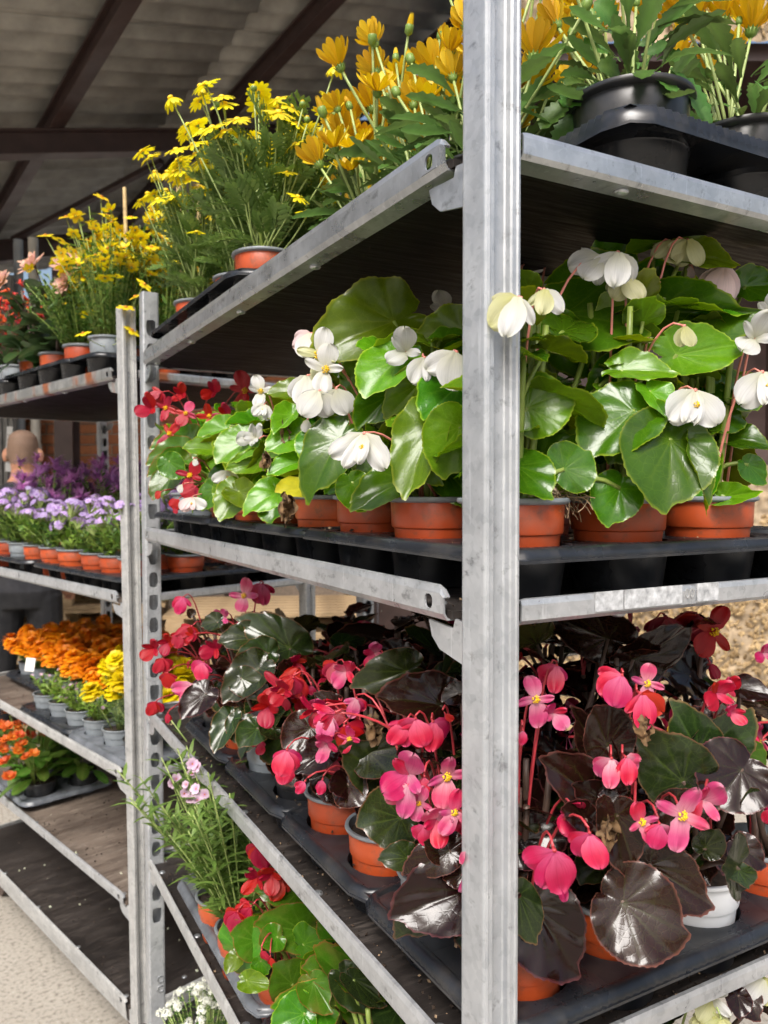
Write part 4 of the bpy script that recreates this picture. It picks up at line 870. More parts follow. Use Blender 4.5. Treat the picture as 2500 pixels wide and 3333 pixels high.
for zz, P, b, t_, d, dd, n, m, s, wd in [
    (z4, I1, (700, 515), (240, 370), .92, .0, (0, -.3), BZ, 3, .9), (z4, I2, (850, 640), (1330, 455), .92, .0, (0, -.3), BZ, 3, .8), (z4, I1, (640, 600), (490, 540), .95, .0, (0, .2), BZ, 0, 1.0),
    (z4, B1, (700, 1160), (560, 870), .72, -.01, (.1, .25), BZ, 2, 1.1), (z4, B1, (640, 1190), (450, 890), .74, .0, (-.4, .2), BZ, 4, .8), (z4, B2, (1240, 1185), (1095, 940), .76, -.02, (-.3, .1), OL, 3, 1.1), (z4, B2, (1150, 1370), (855, 1150), .73, -.02, (-.1, -.2), OL, 3, 1.3),
    (z4, B2, (1280, 1190), (1600, 930), .77, -.02, (.3, .2), OL, 1, 1.0), (z4, B2, (1190, 1060), (1300, 890), .80, .0, (0, .6), BZ, 0, 1.2), (z4, B1, (630, 1480), (290, 1220), .70, -.02, (-.2, .6), BZ, 1, .8), (z4, B1, (660, 1480), (460, 1390), .69, -.01, (0, -.1), BZ, 0, .9),
    (z4, B2, (1500, 1300), (1290, 1580), .73, -.02, (-.1, .5), BZ, 0, 1.3), (z4, B3, (1490, 810), (1720, 850), .82, -.02, (0, .7), BZ, 1, .9), (z4, B3, (1530, 1200), (1680, 1330), .78, .0, (0, .4), 'lf_green', 1, 1.1),
    (z8, B0, (160, 430), (500, 395), .70, -.01, (-.1, .5), BZ, 0, 1.0), (z8, B1, (750, 280), (900, 705), .655, -.01, (.05, .25), BZ, 4, 1.0), (z8, B2, (950, 585), (1390, 850), .66, -.02, (.05, .45), BZ, 1, .95), (z8, B1, (790, 808), (1270, 1030), .635, -.02, (.0, .4), BZ, 5, 1.2),
    (z8, B0, (250, 830), (590, 1320), .685, -.02, (-.05, .45), BZ, 0, 1.0), (z8, B0, (165, 760), (290, 1095), .675, -.01, (-.1, .3), OL, 1, .8), (z8, B2, (1280, 480), (1360, 340), .70, .0, (0, .3), OL, 2, 1.3), (z8, B2, (1470, 600), (1330, 560), .67, -.02, (-.1, .4), OL, 2, 1.6), (z8, B2, (1480, 610), (1560, 730), .67, -.02, (.1, .5), OL, 0, 1.4), (z8, B3, (1490, 470), (1680, 600), .70, -.01, (0, .5), BZ, 0, 1.1),
    (z8, B1, (560, 310), (420, 240), .66, -.01, (0, .6), BZ, 1, 1.1), (z8, B1, (680, 200), (830, 230), .68, -.01, (.1, .7), BZ, 1, 1.2), (z8, B2, (1080, 250), (1400, 190), .70, -.02, (.2, .6), BZ, 1, .8), (z8, B3, (1560, 230), (1530, 100), .72, .0, (.2, .2), OL, 2, 1.5), (z8, B1, (680, 800), (650, 880), .66, .0, (0, .2), BZ, 2, 1.2), (z8, B0, (220, 640), (160, 560), .70, 0, (0, .4), BZ, 0, 1.2),
    (z3, C1, (880, 900), (505, 1045), .88, -.02, (.2, .1), OL, 3, 1.0), (z3, C1, (1110, 1130), (650, 1055), .85, -.02, (.0, .7), BZ, 1, .85), (z3, C1, (1060, 1070), (1195, 780), .93, .0, (.3, -.1), OL, 3, .9), (z3, C2, (715, 1590), (410, 1420), .88, -.03, (-.1, .3), OL, 1, 1.0), (z3, C2, (620, 1450), (960, 1380), .87, -.01, (0, .3), OL, 4, 1.1), (z3, C1, (840, 1890), (505, 1960), .77, -.02, (-.1, .45), 'lf_olive', 0, 1.25),
    (z3, C2, (480, 1670), (640, 1770), .87, -.02, (0, .5), BZ, 5, 1.3), (z3, C2, (480, 1670), (350, 1720), .87, -.02, (0, .5), BZ, 5, 1.2), (z3, C3, (230, 1290), (20, 1440), .98, -.02, (-.1, .4), BZ, 0, 1.2), (z3, C3, (330, 1450), (110, 1600), .96, -.02, (-.1, .7), BZ, 1, 1.0), (z3, C2, (400, 1180), (240, 1040), .98, .0, (0, .5), BZ, 1, 1.0), (z3, C1, (1240, 1050), (1100, 1110), .84, .0, (0, .8), BZ, 1, 1.2), (z3, C1, (860, 800), (660, 740), .93, .0, (0, .6), BZ, 2, 1.0)]:
    hero_leaf(P, *zz(*b), *zz(*t_), d, dd, n, m, s, wd, 'stem_dark')
for P in (B0, B1, B2, C1, C2, C3): wild_begonia(P, .15, 14, .055, ['lf_bronze', 'lf_olive', 'lf_bronze'], 0, ['pink'], 'stem_dark', 'stem_red', toward=camaz(P), spread=.05, strict=1)
def z7(x, y): return (1200+.422*x, 2400+.422*y)
for P, b, t_, d, dd, n, m, s, wd in [(C1, (620, 880), (240, 1090), .70, -.01, (-.2, .3), BZ, 3, .9), (B0, (760, 1180), (115, 1420), .70, -.02, (-.1, .5), BZ, 1, .95), (B0, (640, 1180), (150, 1650), .71, -.01, (-.3, .1), OL, 3, .8), (C1, (300, 930), (60, 945), .72, -.01, (0, .7), OL, 1, 1.), (C1, (560, 900), (400, 800), .70, 0, (0, .5), BZ, 2, 1.1), (C1, (720, 1060), (560, 1100), .70, 0, (0, .4), BZ, 2, 1.3)]:
    hero_leaf(P, *z7(*b), *z7(*t_), d, dd, n, m, s, wd, 'stem_dark')
for zz, P, c_, d, L_, k, m, an, fc, m2 in [
    (z4, B0, (265, 875), .69, 78, 'open', 'rose', .05, (-.1, .15), 'rose'), (z4, B0, (390, 680), .74, 78, 'clam', 'pink', .3, (-.1, .1), 'pink'), (z4, B0, (190, 1070), .66, 60, 'bud', 'pink', .1, (0, .1), 'rose'), (z4, B0, (370, 960), .70, 62, 'side', 'pink', -.6, (0, .1), 'rose'), (z4, B1, (780, 740), .70, 92, 'clam', 'pink', .5, (-.2, .2), 'pink'), (z4, B1, (900, 850), .69, 100, 'clam', 'pink', -.45, (.1, .1), 'red'), (z4, B1, (930, 780), .74, 70, 'open', 'rose', .2, (.1, .3), 'rose'),
    (z4, B1, (720, 1240), .67, 80, 'clam', 'rose', .2, (-.1, .2), 'rose'), (z4, B1, (810, 1230), .665, 74, 'clam', 'pink', -.3, (.1, .2), 'rose'), (z4, B2, (1350, 840), .75, 72, 'side', 'pink', .9, (-.1, .1), 'red'), (z4, B2, (1440, 950), .74, 52, 'side', 'pink', -.3, (0, .1), 'pink'), (z4, B2, (1410, 800), .76, 52, 'side', 'red', 1.3, (0, .2), 'pink'), (z8, B1, (1140, 280), .63, 98, 'open', 'rose', .3, (.05, .2), 'rose'), (z8, B2, (1270, 190), .655, 92, 'side', 'rose', 1.2, (0, .2), 'pink'),
    (z8, B1, (900, 320), .635, 72, 'open', 'pink', -.4, (0, .1), 'rose'), (z8, B1, (1010, 340), .63, 70, 'clam', 'pink', .2, (0, .1), 'rose'), (z8, B0, (380, 510), .60, 128, 'clam', 'pink', .0, (0, .25), 'pink'), (z8, B0, (590, 400), .62, 92, 'clam', 'pink', .15, (0, .15), 'pink'), (z8, B0, (480, 260), .67, 80, 'side', 'red', .6, (0, .1), 'pink'), (z4, B3, (1530, 1070), .80, 62, 'side', 'pink', .8, (0, .2), 'pink'), (z4, B3, (1630, 600), .85, 50, 'side', 'rose', .9, (0, .2), 'pink'), (z4, I2, (1050, 390), .96, 92, 'clam', 'red', .0, (0, 0), 'red'), (z4, I2, (1330, 470), .96, 92, 'open', 'red', .6, (0, 0), 'red'), (z4, I2, (1240, 380), .97, 80, 'clam', 'red', .3, (0, 0), 'red'),
    (z3, C1, (470, 900), .92, 66, 'side', 'pink', .7, (-.1, .1), 'rose'), (z3, C2, (400, 850), .98, 62, 'clam', 'red', .3, (-.2, .2), 'red'), (z3, C1, (660, 780), .93, 60, 'side', 'rose', .3, (0, .1), 'pink'), (z3, C1, (540, 1090), .88, 60, 'clam', 'rose', .1, (0, .1), 'pink'), (z3, C2, (370, 1210), .88, 70, 'clam', 'rose', .6, (-.1, .2), 'pink'), (z3, C2, (290, 1160), .92, 62, 'side', 'pink', .3, (0, .2), 'red'), (z3, C2, (460, 1280), .88, 78, 'clam', 'red', -.3, (0, .1), 'red'), (z3, C2, (340, 1390), .86, 66, 'side', 'pink', .2, (0, .1), 'rose'),
    (z3, C1, (940, 1230), .78, 78, 'clam', 'pink', .0, (0, .2), 'pink'), (z3, C1, (1060, 1250), .78, 82, 'clam', 'pink', -.3, (.1, .15), 'pink'), (z3, C1, (870, 1250), .79, 76, 'clam', 'pink', .4, (-.1, .15), 'pink'), (z3, C1, (1150, 1610), .715, 88, 'open', 'rose', -.15, (-.05, .15), 'rose'), (z3, C1, (890, 1600), .72, 105, 'side', 'rose', .9, (-.3, .2), 'pink'), (z3, C1, (890, 1680), .71, 90, 'clam', 'rose', .3, (-.1, .1), 'rose'), (z3, C1, (1000, 1620), .72, 78, 'bud', 'pink', .0, (0, .1), 'pink'), (z3, C1, (960, 1790), .715, 52, 'open', 'rose', .4, (0, .1), 'rose'),
    (z3, C1, (1080, 1900), .70, 84, 'side', 'rose', -.3, (0, .1), 'pink'), (z3, C1, (1200, 1850), .69, 70, 'open', 'pink', .3, (0, .1), 'rose'), (z3, C1, (1000, 1950), .70, 60, 'clam', 'pink', .2, (0, .1), 'pink'), (z3, C3, (110, 950), 1.0, 62, 'clam', 'red', .4, (0, .1), 'red'), (z3, C3, (40, 1030), 1.0, 58, 'side', 'red', .5, (0, .1), 'red'), (z3, C3, (70, 1440), .92, 72, 'clam', 'pink', .1, (0, .2), 'pink'), (z3, C2, (190, 1650), .88, 60, 'bud', 'pink', .6, (0, .1), 'pink'), (z3, C2, (310, 1640), .87, 62, 'bud', 'pink', .1, (0, .1), 'pink'), (z3, C1, (1140, 1190), .78, 45, 'bud', 'red', -.6, (0, .1), 'pink')]:
    hero_flower(P, *zz(*c_), d, L_, k, m, an, fc, 'stem_red', mat2=m2)
# far end of that shelf, from the enlarged far-post view
def z2(x, y): return (450+.3918*x, 1750+.3918*y)
C5, C6, C7 = BB[0, 5], BB[0, 6], BB[0, 7]
for P, c_, d, L_, k, m, an in [(C7, (370, 500), 1.42, 50, 'clam', 'pink', .3), (C6, (880, 480), 1.3, 52, 'open', 'rose', .2), (C6, (1030, 390), 1.32, 62, 'clam', 'pink', 0), (C6, (700, 660), 1.28, 50, 'side', 'rose', .9), (C7, (440, 740), 1.35, 52, 'clam', 'red', .5), (C7, (350, 790), 1.35, 46, 'clam', 'red', .2), (C7, (250, 870), 1.36, 46, 'side', 'red', .3), (C7, (130, 920), 1.36, 50, 'side', 'red', .6),
    (C7, (200, 1010), 1.34, 46, 'clam', 'red', .1), (C7, (240, 1130), 1.33, 46, 'clam', 'red', 0), (C6, (540, 1040), 1.2, 54, 'clam', 'pink', .3), (C6, (640, 920), 1.22, 54, 'side', 'red', 1.0), (C6, (460, 1230), 1.2, 62, 'hang', 'rose', .4), (C6, (550, 1270), 1.19, 52, 'side', 'rose', -.2), (C7, (140, 1370), 1.3, 46, 'clam', 'red', .3), (C7, (245, 1460), 1.28, 44, 'bud', 'red', 0), (C4, (1180, 1240), 1.04, 74, 'open', 'red', .6), (C4, (1290, 1150), 1.03, 76, 'clam', 'red', .2), (C4, (1080, 1400), 1.02, 70, 'side', 'red', .2), (C3, (1240, 1810), .98, 80, 'clam', 'pink', .1), (C4, (1230, 1340), 1.02, 50, 'bud', 'red', -.1)]:
    hero_flower(P, *z2(*c_), d, L_, k, m, an, (-.1, .15), 'stem_red', mat2='red' if m == 'red' else m)
for P, b, t_, d, dd, n, m, s, wd in [(C5, (1260, 920), (780, 660), 1.16, -.02, (.1, .2), OL, 3, .9), (C5, (950, 840), (640, 860), 1.16, -.02, (0, .7), OL, 1, 1.0), (C6, (1080, 960), (800, 970), 1.13, -.02, (0, .5), OL, 1, 1.0), (C5, (1000, 1090), (670, 1390), 1.10, -.03, (-.2, .4), OL, 1, .9), (C5, (860, 1170), (1120, 1290), 1.09, -.02, (.1, .3), OL, 3, 1.0), (C6, (560, 1300), (330, 1530), 1.16, -.03, (-.1, .5), BZ, 0, .9),
    (C5, (770, 1510), (610, 1800), 1.08, -.03, (-.3, .3), OL, 1, .8), (C5, (870, 1520), (800, 1730), 1.08, -.02, (0, .3), OL, 0, 1.2), (C5, (990, 1590), (820, 1760), 1.06, -.03, (-.1, .6), OL, 0, 1.1), (C4, (1110, 1590), (1000, 1660), 1.05, -.02, (0, .5), OL, 2, 1.6), (C6, (660, 700), (500, 740), 1.2, .0, (0, .6), OL, 1, 1.1), (C7, (450, 640), (400, 600), 1.38, 0, (0, .5), BZ, 2, 1.4), (C7, (560, 860), (600, 930), 1.3, 0, (0, .7), BZ, 2, 1.4)]:
    hero_leaf(P, *z2(*b), *z2(*t_), d, dd, n, m, s, wd, 'stem_dark')
withered(C1, at(*z3(660, 1290), .83), .028, 7); withered(B1, at(*z4(920, 1060), .68), .02, 8); withered(B1, at(*z8(700, 400), .63), .024, 11)
for P in BB.values(): P.done()

# ================================================================== NEAR TROLLEY, FOURTH SHELF AND BASE
zp4 = Z4-.0205
tray('clear plastic tray with narrow leaved plants on the low shelf', (.02, .60, zp4), 0, 4, 4, .125, .115, .045, .045, M['tray_clear'])
tray('black tray under green begonias on the low shelf near the post', (.02, .12, zp4), 0, 4, 4, .125, .115, .045, .045)
def narrow_plant(label, loc, seed, n=36, H=.30, pot='orange'):
    P = Plant('narrow_leaved_plant', label, 'plant', loc, pot, .05, .08, 'narrow leaved plants on the low shelf', seed); rg = P.rng; mb = MB()
    for i in range(n):
        a = rg.uniform(0, 6.28); le = rg.uniform(.05, .65); h = H*rg.uniform(.55, 1.05); b = V((math.cos(a)*.015, math.sin(a)*.015, P.h*.85)); tp_ = b+V((math.cos(a)*math.sin(le), math.sin(a)*math.sin(le), math.cos(le)))*h
        mid = (b+tp_)/2+V((0, 0, .02)); P.stem(b, tp_, .0016, 'stem_pale', mid=mid)
        for k in range(26):
            t_ = .08+.92*k/26; q = b*(1-t_)**2+mid*2*t_*(1-t_)+tp_*t_*t_; az = k*2.4+rg.uniform(-.3, .3); el = rg.uniform(.35, 1.0)
            d = V((math.cos(az)*math.cos(el), math.sin(az)*math.cos(el), math.sin(el))); mb.blade(q, d, V((0, 0, 1)), rg.uniform(.035, .06)*(1-.35*t_), .0075, rg.uniform(.1, .5), 3)
    o = mb.obj('foliage', M['fol_marg'], P.t, sharp=None); o['kind'] = 'stuff'; return P
NP = [narrow_plant('narrow leaved plant in orange pot nearest the slotted far post, pale pink flowers', (.055, .885, zp4+.008), 501), narrow_plant('narrow leaved plant in orange pot beside the green red begonia', (.055, .765, zp4+.008), 502, 40, .31), narrow_plant('narrow leaved plant in the second row behind the two orange pots', (.185, .83, zp4+.008), 503, 14, .33), narrow_plant('narrow leaved plant in second row at the far end of low shelf', (.185, .97, zp4+.008), 504, 14, .36)]
def daisy_mesh(key, n, L, W_, cup, droop, mat, disc=.2, jit=.1, discm='disc', nseg=4, layers=1, ragged=None):
    k = ('dm', key)
    if k in wm: return wm[k]
    mb = MB(); rg = random.Random(str(key))
    for ly in range(layers):
        for i in range(n):
            a = 2*math.pi*(i+.5*ly)/n+rg.uniform(-jit, jit); c = cup+ly*.35+rg.uniform(-jit, jit); d = V((math.cos(a)*math.cos(c), math.sin(a)*math.cos(c), math.sin(c)))
            nr = V((-math.cos(a)*math.sin(c), -math.sin(a)*math.sin(c), math.cos(c))); l = L*rg.uniform(.85, 1.08)*(1-.15*ly)
            mb.blade(d*disc*L*.6, d, nr, l, W_*rg.uniform(.85, 1.1), droop+rg.uniform(-.1, .1), nseg, -.15, shape=ragged or (lambda t_: min(1, .35+1.6*t_)*(1 if t_ < .75 else math.sqrt(max(0.02, 1-((t_-.75)/.27)**2)))), m=0)
    mb.ball((0, 0, L*.04), (disc*L, disc*L, disc*L*.6), 8, m=1); mb.tube([(0, 0, 0), (0, 0, -L*.22)], [disc*L*.9, L*.05], 8, m=2)
    wm[k] = mb.mesh('flower', [M[mat], M[discm], M['sepal']]); return wm[k]
def put_flower(P, me, q, nrm, s=1., name='flower', stem=None, r=.0012, root=None):
    rg = P.rng; n = V(nrm).normalized(); y = n.orthogonal(); y = Matrix.Rotation(rg.uniform(0, 6.28), 3, n) @ y
    o = link(name, me, P.t, None, basis(y, n, V(q), s))
    if stem:
        b = root if root is not None else V((rg.uniform(-.02, .02), rg.uniform(-.02, .02), P.h*.85)); P.stem(b, V(q)-n*.004, r, stem, mid=(b*.45+(V(q)-n*.05)*.55), n=6, taper=.8)
    return o
pinkd = daisy_mesh('ppink', 7, .012, .009, .5, .1, 'palepink', .15)
for P, px, py, d in [(NP[0], 600, 2570, 1.38), (NP[0], 635, 2610, 1.37), (NP[0], 560, 2540, 1.4), (NP[1], 635, 2480, 1.33), (NP[0], 610, 2500, 1.4), (NP[1], 650, 2585, 1.3)]:
    for k in range(2): put_flower(P, pinkd, P.loc(at(px+P.rng.uniform(-18, 18), py+P.rng.uniform(-18, 18), d)), -fw+up*.6+rt*P.rng.uniform(-.6, .6), P.rng.uniform(.6, .9), stem='stem_pale')
for P in NP: P.done()
GB = [Plant('begonia', 'small green begonia with scarlet flowers in orange pot on the low shelf', 'begonia', (.075, .625, zp4+.008), 'orange', .052, .08, 'begonias on the low shelf', 520), Plant('begonia', 'large leaved green begonia at the bottom of the picture in front of the dark post', 'begonia', (.075, .46, zp4+.008), 'orange', .052, .08, 'begonias on the low shelf', 521),
      Plant('begonia', 'green begonia behind the small scarlet one on the low shelf', 'begonia', (.205, .57, zp4+.008), 'orange', .052, .08, 'begonias on the low shelf', 522), Plant('begonia', 'begonia with brownish leaves nearest the tall post on the low shelf', 'begonia', (.09, .33, zp4+.008), 'orange', .052, .08, 'begonias on the low shelf', 523),
      Plant('begonia', 'white flowering bronze begonia in the bottom right corner', 'begonia', (.34, .10, zp4+.008), 'black', .052, .08, 'begonias on the low shelf', 524)]
def z6(x, y): return (500+.5425*x, 2433+.5425*y)
RE = 'lf_red_edge'
for k, P in enumerate(GB): wild_begonia(P, .14, [10, 13, 10, 12, 14][k], .08, [[RE, G], [RE, G], [RE, G], [OL, RE], [BZ, OL]][k], 0, ['red'], low=.02)
for P, b, t_, d, dd, n, m, s, wd in [(GB[0], (490, 1200), (640, 1060), 1.15, -.02, (-.1, .5), RE, 5, 1.3), (GB[0], (620, 1160), (440, 1120), 1.14, -.02, (-.1, .5), RE, 0, 1.3), (GB[0], (740, 1140), (615, 1200), 1.12, -.02, (0, .7), RE, 2, 1.3), (GB[0], (500, 1260), (430, 1370), 1.13, -.02, (-.2, .4), GL, 0, 1.0), (GB[2], (900, 1100), (590, 1060), 1.15, -.03, (-.1, .6), RE, 1, .9), (GB[2], (860, 870), (580, 860), 1.18, -.02, (0, .6), RE, 1, .8), (GB[0], (830, 1420), (700, 1300), 1.05, -.02, (0, .5), RE, 0, 1.3), (GB[2], (900, 1180), (1040, 1140), 1.12, -.02, (0, .4), G, 5, 1.4),
    (GB[1], (1010, 1560), (690, 1565), 1.0, -.03, (0, .6), RE, 1, .9), (GB[1], (1130, 1350), (880, 1320), 1.02, -.02, (0, .8), RE, 1, 1.0), (GB[1], (960, 1410), (1090, 1610), 1.0, -.02, (.1, .5), RE, 4, 1.2), (GB[1], (900, 1600), (690, 1690), .98, -.02, (-.1, .6), G, 1, 1.3), (GB[3], (1150, 1380), (1350, 1600), .98, -.01, (.2, .5), OL, 1, .9), (GB[3], (1200, 1390), (1420, 1560), .97, 0, (.6, .3), OL, 4, .7), (GB[0], (640, 1280), (700, 1370), 1.09, 0, (0, .4), G, 0, 1.2), (GB[2], (1090, 1200), (1090, 1310), 1.1, 0, (.3, .2), OL, 0, .9), (GB[0], (560, 1400), (720, 1420), 1.08, -.01, (-.1, .8), GL, 1, .8)]:
    hero_leaf(P, *z6(*b), *z6(*t_), d, dd, n, m, s, wd)
for P, c_, d, L_, k, an in [(GB[2], (630, 590), 1.2, 72, 'clam', 0), (GB[2], (620, 780), 1.18, 62, 'side', .5), (GB[2], (770, 790), 1.17, 62, 'clam', .3), (GB[2], (710, 760), 1.17, 60, 'side', -.1), (GB[0], (500, 990), 1.15, 58, 'clam', .4), (GB[0], (580, 960), 1.16, 54, 'clam', .8), (GB[0], (650, 1220), 1.08, 50, 'bud', -.6), (GB[0], (700, 1260), 1.08, 45, 'bud', -.4)]:
    hero_flower(P, *z6(*c_), d, L_, k, 'red', an, (-.1, .15), 'stem_red', mat2='red')
for c_, d, L_, k, an in [((1320, 1380), .80, 85, 'side', .6), ((1230, 1490), .79, 60, 'bud', .2), ((1330, 1480), .79, 75, 'clam', 0), ((1630, 1260), .82, 85, 'clam', .4), ((1380, 1510), .78, 60, 'hang', 0)]:
    hero_flower(GB[4], *z8(*c_), d, L_, k, 'white' if d > .79 else 'cream', an, (-.1, .3), 'stem_pale', mat2='cream')
for b, t_, d, n, m in [((1500, 1340), (1640, 1540), .82, (.1, .4), BZ), ((1480, 1360), (1500, 1530), .8, (0, .6), BZ), ((1620, 1400), (1700, 1500), .84, (.2, .3), BZ)]: hero_leaf(GB[4], *z8(*b), *z8(*t_), d, -.02, n, m, 0, 1.1, 'stem_dark')
for P in GB: P.done()
# white alyssum on the base deck
def alyssum(label, loc, seed, n=26):
    P = Plant('alyssum', label, 'plant', loc, 'black', .05, .08, None, seed); rg = P.rng; mb = MB()
    if 'aly' not in wm:
        cm = MB(); r2 = random.Random(2)
        for i in range(46):
            v = V((r2.gauss(0, 1), r2.gauss(0, 1), abs(r2.gauss(0, 1))+.2)).normalized(); q = v*.011*r2.uniform(.7, 1.1)
            for k in range(4):
                a = k*1.57+r2.random(); u = v.orthogonal().normalized(); d = (u*math.cos(a)+v.cross(u)*math.sin(a)+v*.3).normalized(); cm.blade(q, d, v, .0032, .0028, 0, 2)
        wm['aly'] = cm.mesh('flower_cluster', M['alyssum'])
    for i in range(n):
        a = rg.uniform(0, 6.28); r_ = .11*math.sqrt(rg.random()); q = V((r_*math.cos(a), r_*math.sin(a), P.h+.17-r_*.6+rg.uniform(-.02, .03))); put_flower(P, wm['aly'], q, V((q.x*3, q.y*3, 1)), rg.uniform(.6, 1.05), 'flower_cluster', 'stem_pale')
        for k in range(12):
            t_ = rg.random(); s_ = V((0, 0, P.h)).lerp(q, t_); d = V((rg.gauss(0, 1), rg.gauss(0, 1), .5)); mb.blade(s_, d, V((0, 0, 1)), .014, .004, .2, 3)
    mb.obj('foliage', M['fol_mid'], P.t, sharp=None)['kind'] = 'stuff'; P.done(); return P
q = atz(665, 3330, ZB+.2)
alyssum('white alyssum with tiny clustered flowers on the base deck by the slotted post', (max(.07, q.x), q.y, ZB+.003), 530, 80)
alyssum('second white alyssum farther inside on the base deck', (max(.07, q.x)+.15, q.y-.06, ZB+.003), 531, 40)

# ================================================================== NEAR TROLLEY, TOP SHELF: daisies
zp1 = Z1-.0205
def osteo_petal():
    if 'op' not in wm:
        mb = MB(); mb.blade(V((0, .10, 0)), V((0, 1, 0)), V((0, 0, 1)), .95, .30, -.12, 8, -.3, shape=lambda t_: min(1, .35+1.3*t_)*(1 if t_ < .8 else math.sqrt(max(.03, 1-((t_-.8)/.21)**2)))); wm['op'] = mb.mesh('petal', M['osteo'])
        mb = MB(); mb.tube([(0, 0, -.22), (0, 0, -.12), (0, 0, .03), (0, 0, .06)], [.05, .17, .19, .15], 12)
        for i in range(12):
            a = i*.5236; mb.blade(V((math.cos(a)*.16, math.sin(a)*.16, -.1)), V((math.cos(a)*.5, math.sin(a)*.5, 1)), V((math.cos(a), math.sin(a), -.5)), .22, .07, -.1, 3)
        wm['oc'] = mb.mesh('flower', M['sepal'])
        mb = MB(); mb.tube([(0, 0, -.25), (0, 0, -.1), (0, 0, .2), (0, 0, .32)], [.05, .2, .2, .1], 10, m=0)
        for i in range(11):
            a = i*.571; mb.blade(V((math.cos(a)*.17, math.sin(a)*.17, .0)), V((-.12*math.cos(a), -.12*math.sin(a), 1)), V((math.cos(a), math.sin(a), 0)), .75, .12, 0, 4, m=1)
        wm['ob'] = mb.mesh('bud', [M['sepal'], M['osteo']])
    return wm['op']
def osteo_flower(P, q, nrm, size, cup=.75, n=13, closed=False):
    osteo_petal(); rg = P.rng; nrm = V(nrm).normalized(); Mx = basis(nrm.orthogonal(), nrm, V(q), size)
    if closed: link('bud', wm['ob'], P.t, None, Mx)
    else:
        f = link('flower', wm['oc'], P.t, None, Mx)
        for i in range(n):
            a = 2*math.pi*i/n+rg.uniform(-.08, .08); c = cup+rg.uniform(-.15, .12); s = rg.uniform(.92, 1.06)
            link('petal', wm['op'], f, None, rz_(a) @ rx(c) @ Matrix.Diagonal((s, s, s, 1)))
    root = V((rg.uniform(-.02, .02), rg.uniform(-.02, .02), P.h*.85)); b = V(q)-nrm*size*.2; P.stem(root, b, .0021, 'stem_pale', mid=root*.35+(b-nrm*.05)*.65, n=8, taper=.8)
def spoon_leaf(mat, toothed=True, v=0):
    k = ('sl', mat, toothed, v)
    if k not in wm:
        mb = MB(); n = 14; vs = []; cs = []; rg = random.Random(v)
        for i in range(n+1):
            t_ = i/n; w_ = .05+.17*max(0, math.sin(math.pi*min(1, max(0, (t_-.12)/.9))**1.3))**.8
            if t_ >= 1: w_ = .01
            if toothed and i % 2 and .25 < t_ < .98: w_ *= 1.38
            z = .16*math.sin(t_*2.4+v)-.35*t_*t_*(.4+.3*(v % 3))
            for u in (-1, -.5, 0, .5, 1): vs.append((u*w_, t_, z+.12*abs(u)*w_*2+.01*rg.uniform(-1, 1))); cs.append((.8 if u == 0 else 0, abs(u)*.9, (u+1)/2))
        mb.add(vs, [(i*5+j, i*5+j+1, i*5+j+6, i*5+j+5) for i in range(n) for j in range(4)], cs); wm[k] = mb.mesh('leaf', M[mat])
    return wm[k]
def leafy(P, n, size, mat, H, spread=.4, toothed=True, up_=.6, wide=1.):
    rg = P.rng
    for i in range(n):
        a = i*2.4+rg.uniform(-.5, .5); t_ = rg.random(); b = V((math.cos(a)*.012, math.sin(a)*.012, P.h*.86+H*t_)); b += V((math.cos(a), math.sin(a), 0))*rg.uniform(0, .03)
        el = rg.uniform(-.15, .9)+up_*t_*.6; d = V((math.cos(a)*math.cos(el), math.sin(a)*math.cos(el), math.sin(el))); L = size*rg.uniform(.7, 1.2)
        link('leaf', spoon_leaf(mat, toothed, rg.randrange(4)), P.t, None, basis(d, V((0, 0, 1))-d*.3+V((rg.gauss(0, .2), rg.gauss(0, .2), 0)), b, (L*wide, L, L)))
def osteo_plant(label, loc, seed, pot='black', r=.062, h=.10, nl=34, fl=6):
    P = Plant('cape_daisy', label, 'daisy', loc, pot, r, h, 'orange cape daisies on the top shelf', seed); rg = P.rng; leafy(P, nl, .062, 'lf_osteo', .09, wide=.55)
    for i in range(fl):
        a = rg.uniform(0, 6.28); rr = rg.uniform(.03, .12); q = V((math.cos(a)*rr, math.sin(a)*rr, h+rg.uniform(.06, .23))); osteo_flower(P, q, V((math.cos(a)*.5, math.sin(a)*.5, 1)), rg.uniform(.024, .031), rg.uniform(.55, .95), closed=rg.random() < .3)
    return P
tray('black tray with ribbed edge holding the big black pots on the top shelf', (.158, .004, zp1), 0, 2, 3, .172, .165, .062, .056, skirt=.014)
OP = {}
spots = [(.244, .088, 'black', .064, 'in big black pot right of the tall post'), (.416, .085, 'black', .064, 'in black pot at the right edge of the picture'), (.13, .19, 'low', .045, 'right behind the tall post'), (.14, .31, 'low', .045, 'left of the tall post, first along the rail'), (.14, .45, 'low', .045, 'left of the tall post, second along the rail'), (.244, .27, 'black', .062, 'in the second row behind the big black pot'), (.416, .27, 'black', .062, 'in the second row at the right'), (.26, .44, 'low', .045, 'in the second row left of the tall post'), (.24, .60, 'low', .045, 'in the second row next to the yellow daisies')]
for k, (x, y, pk, r_, wh) in enumerate(spots):
    OP[k] = osteo_plant('orange cape daisy '+wh, (x, y, zp1+(.012 if pk != 'low' else .001)), 600+k, 'black', r_, .105 if pk == 'black' else .065, 40 if k < 2 else 54, [5, 5, 8, 14, 16, 14, 12, 18, 16][k])
def z1(x, y): return (800+.5425*x, y*.5425)
def zq(x, y): return (1600+.5425*x, y*.5425)
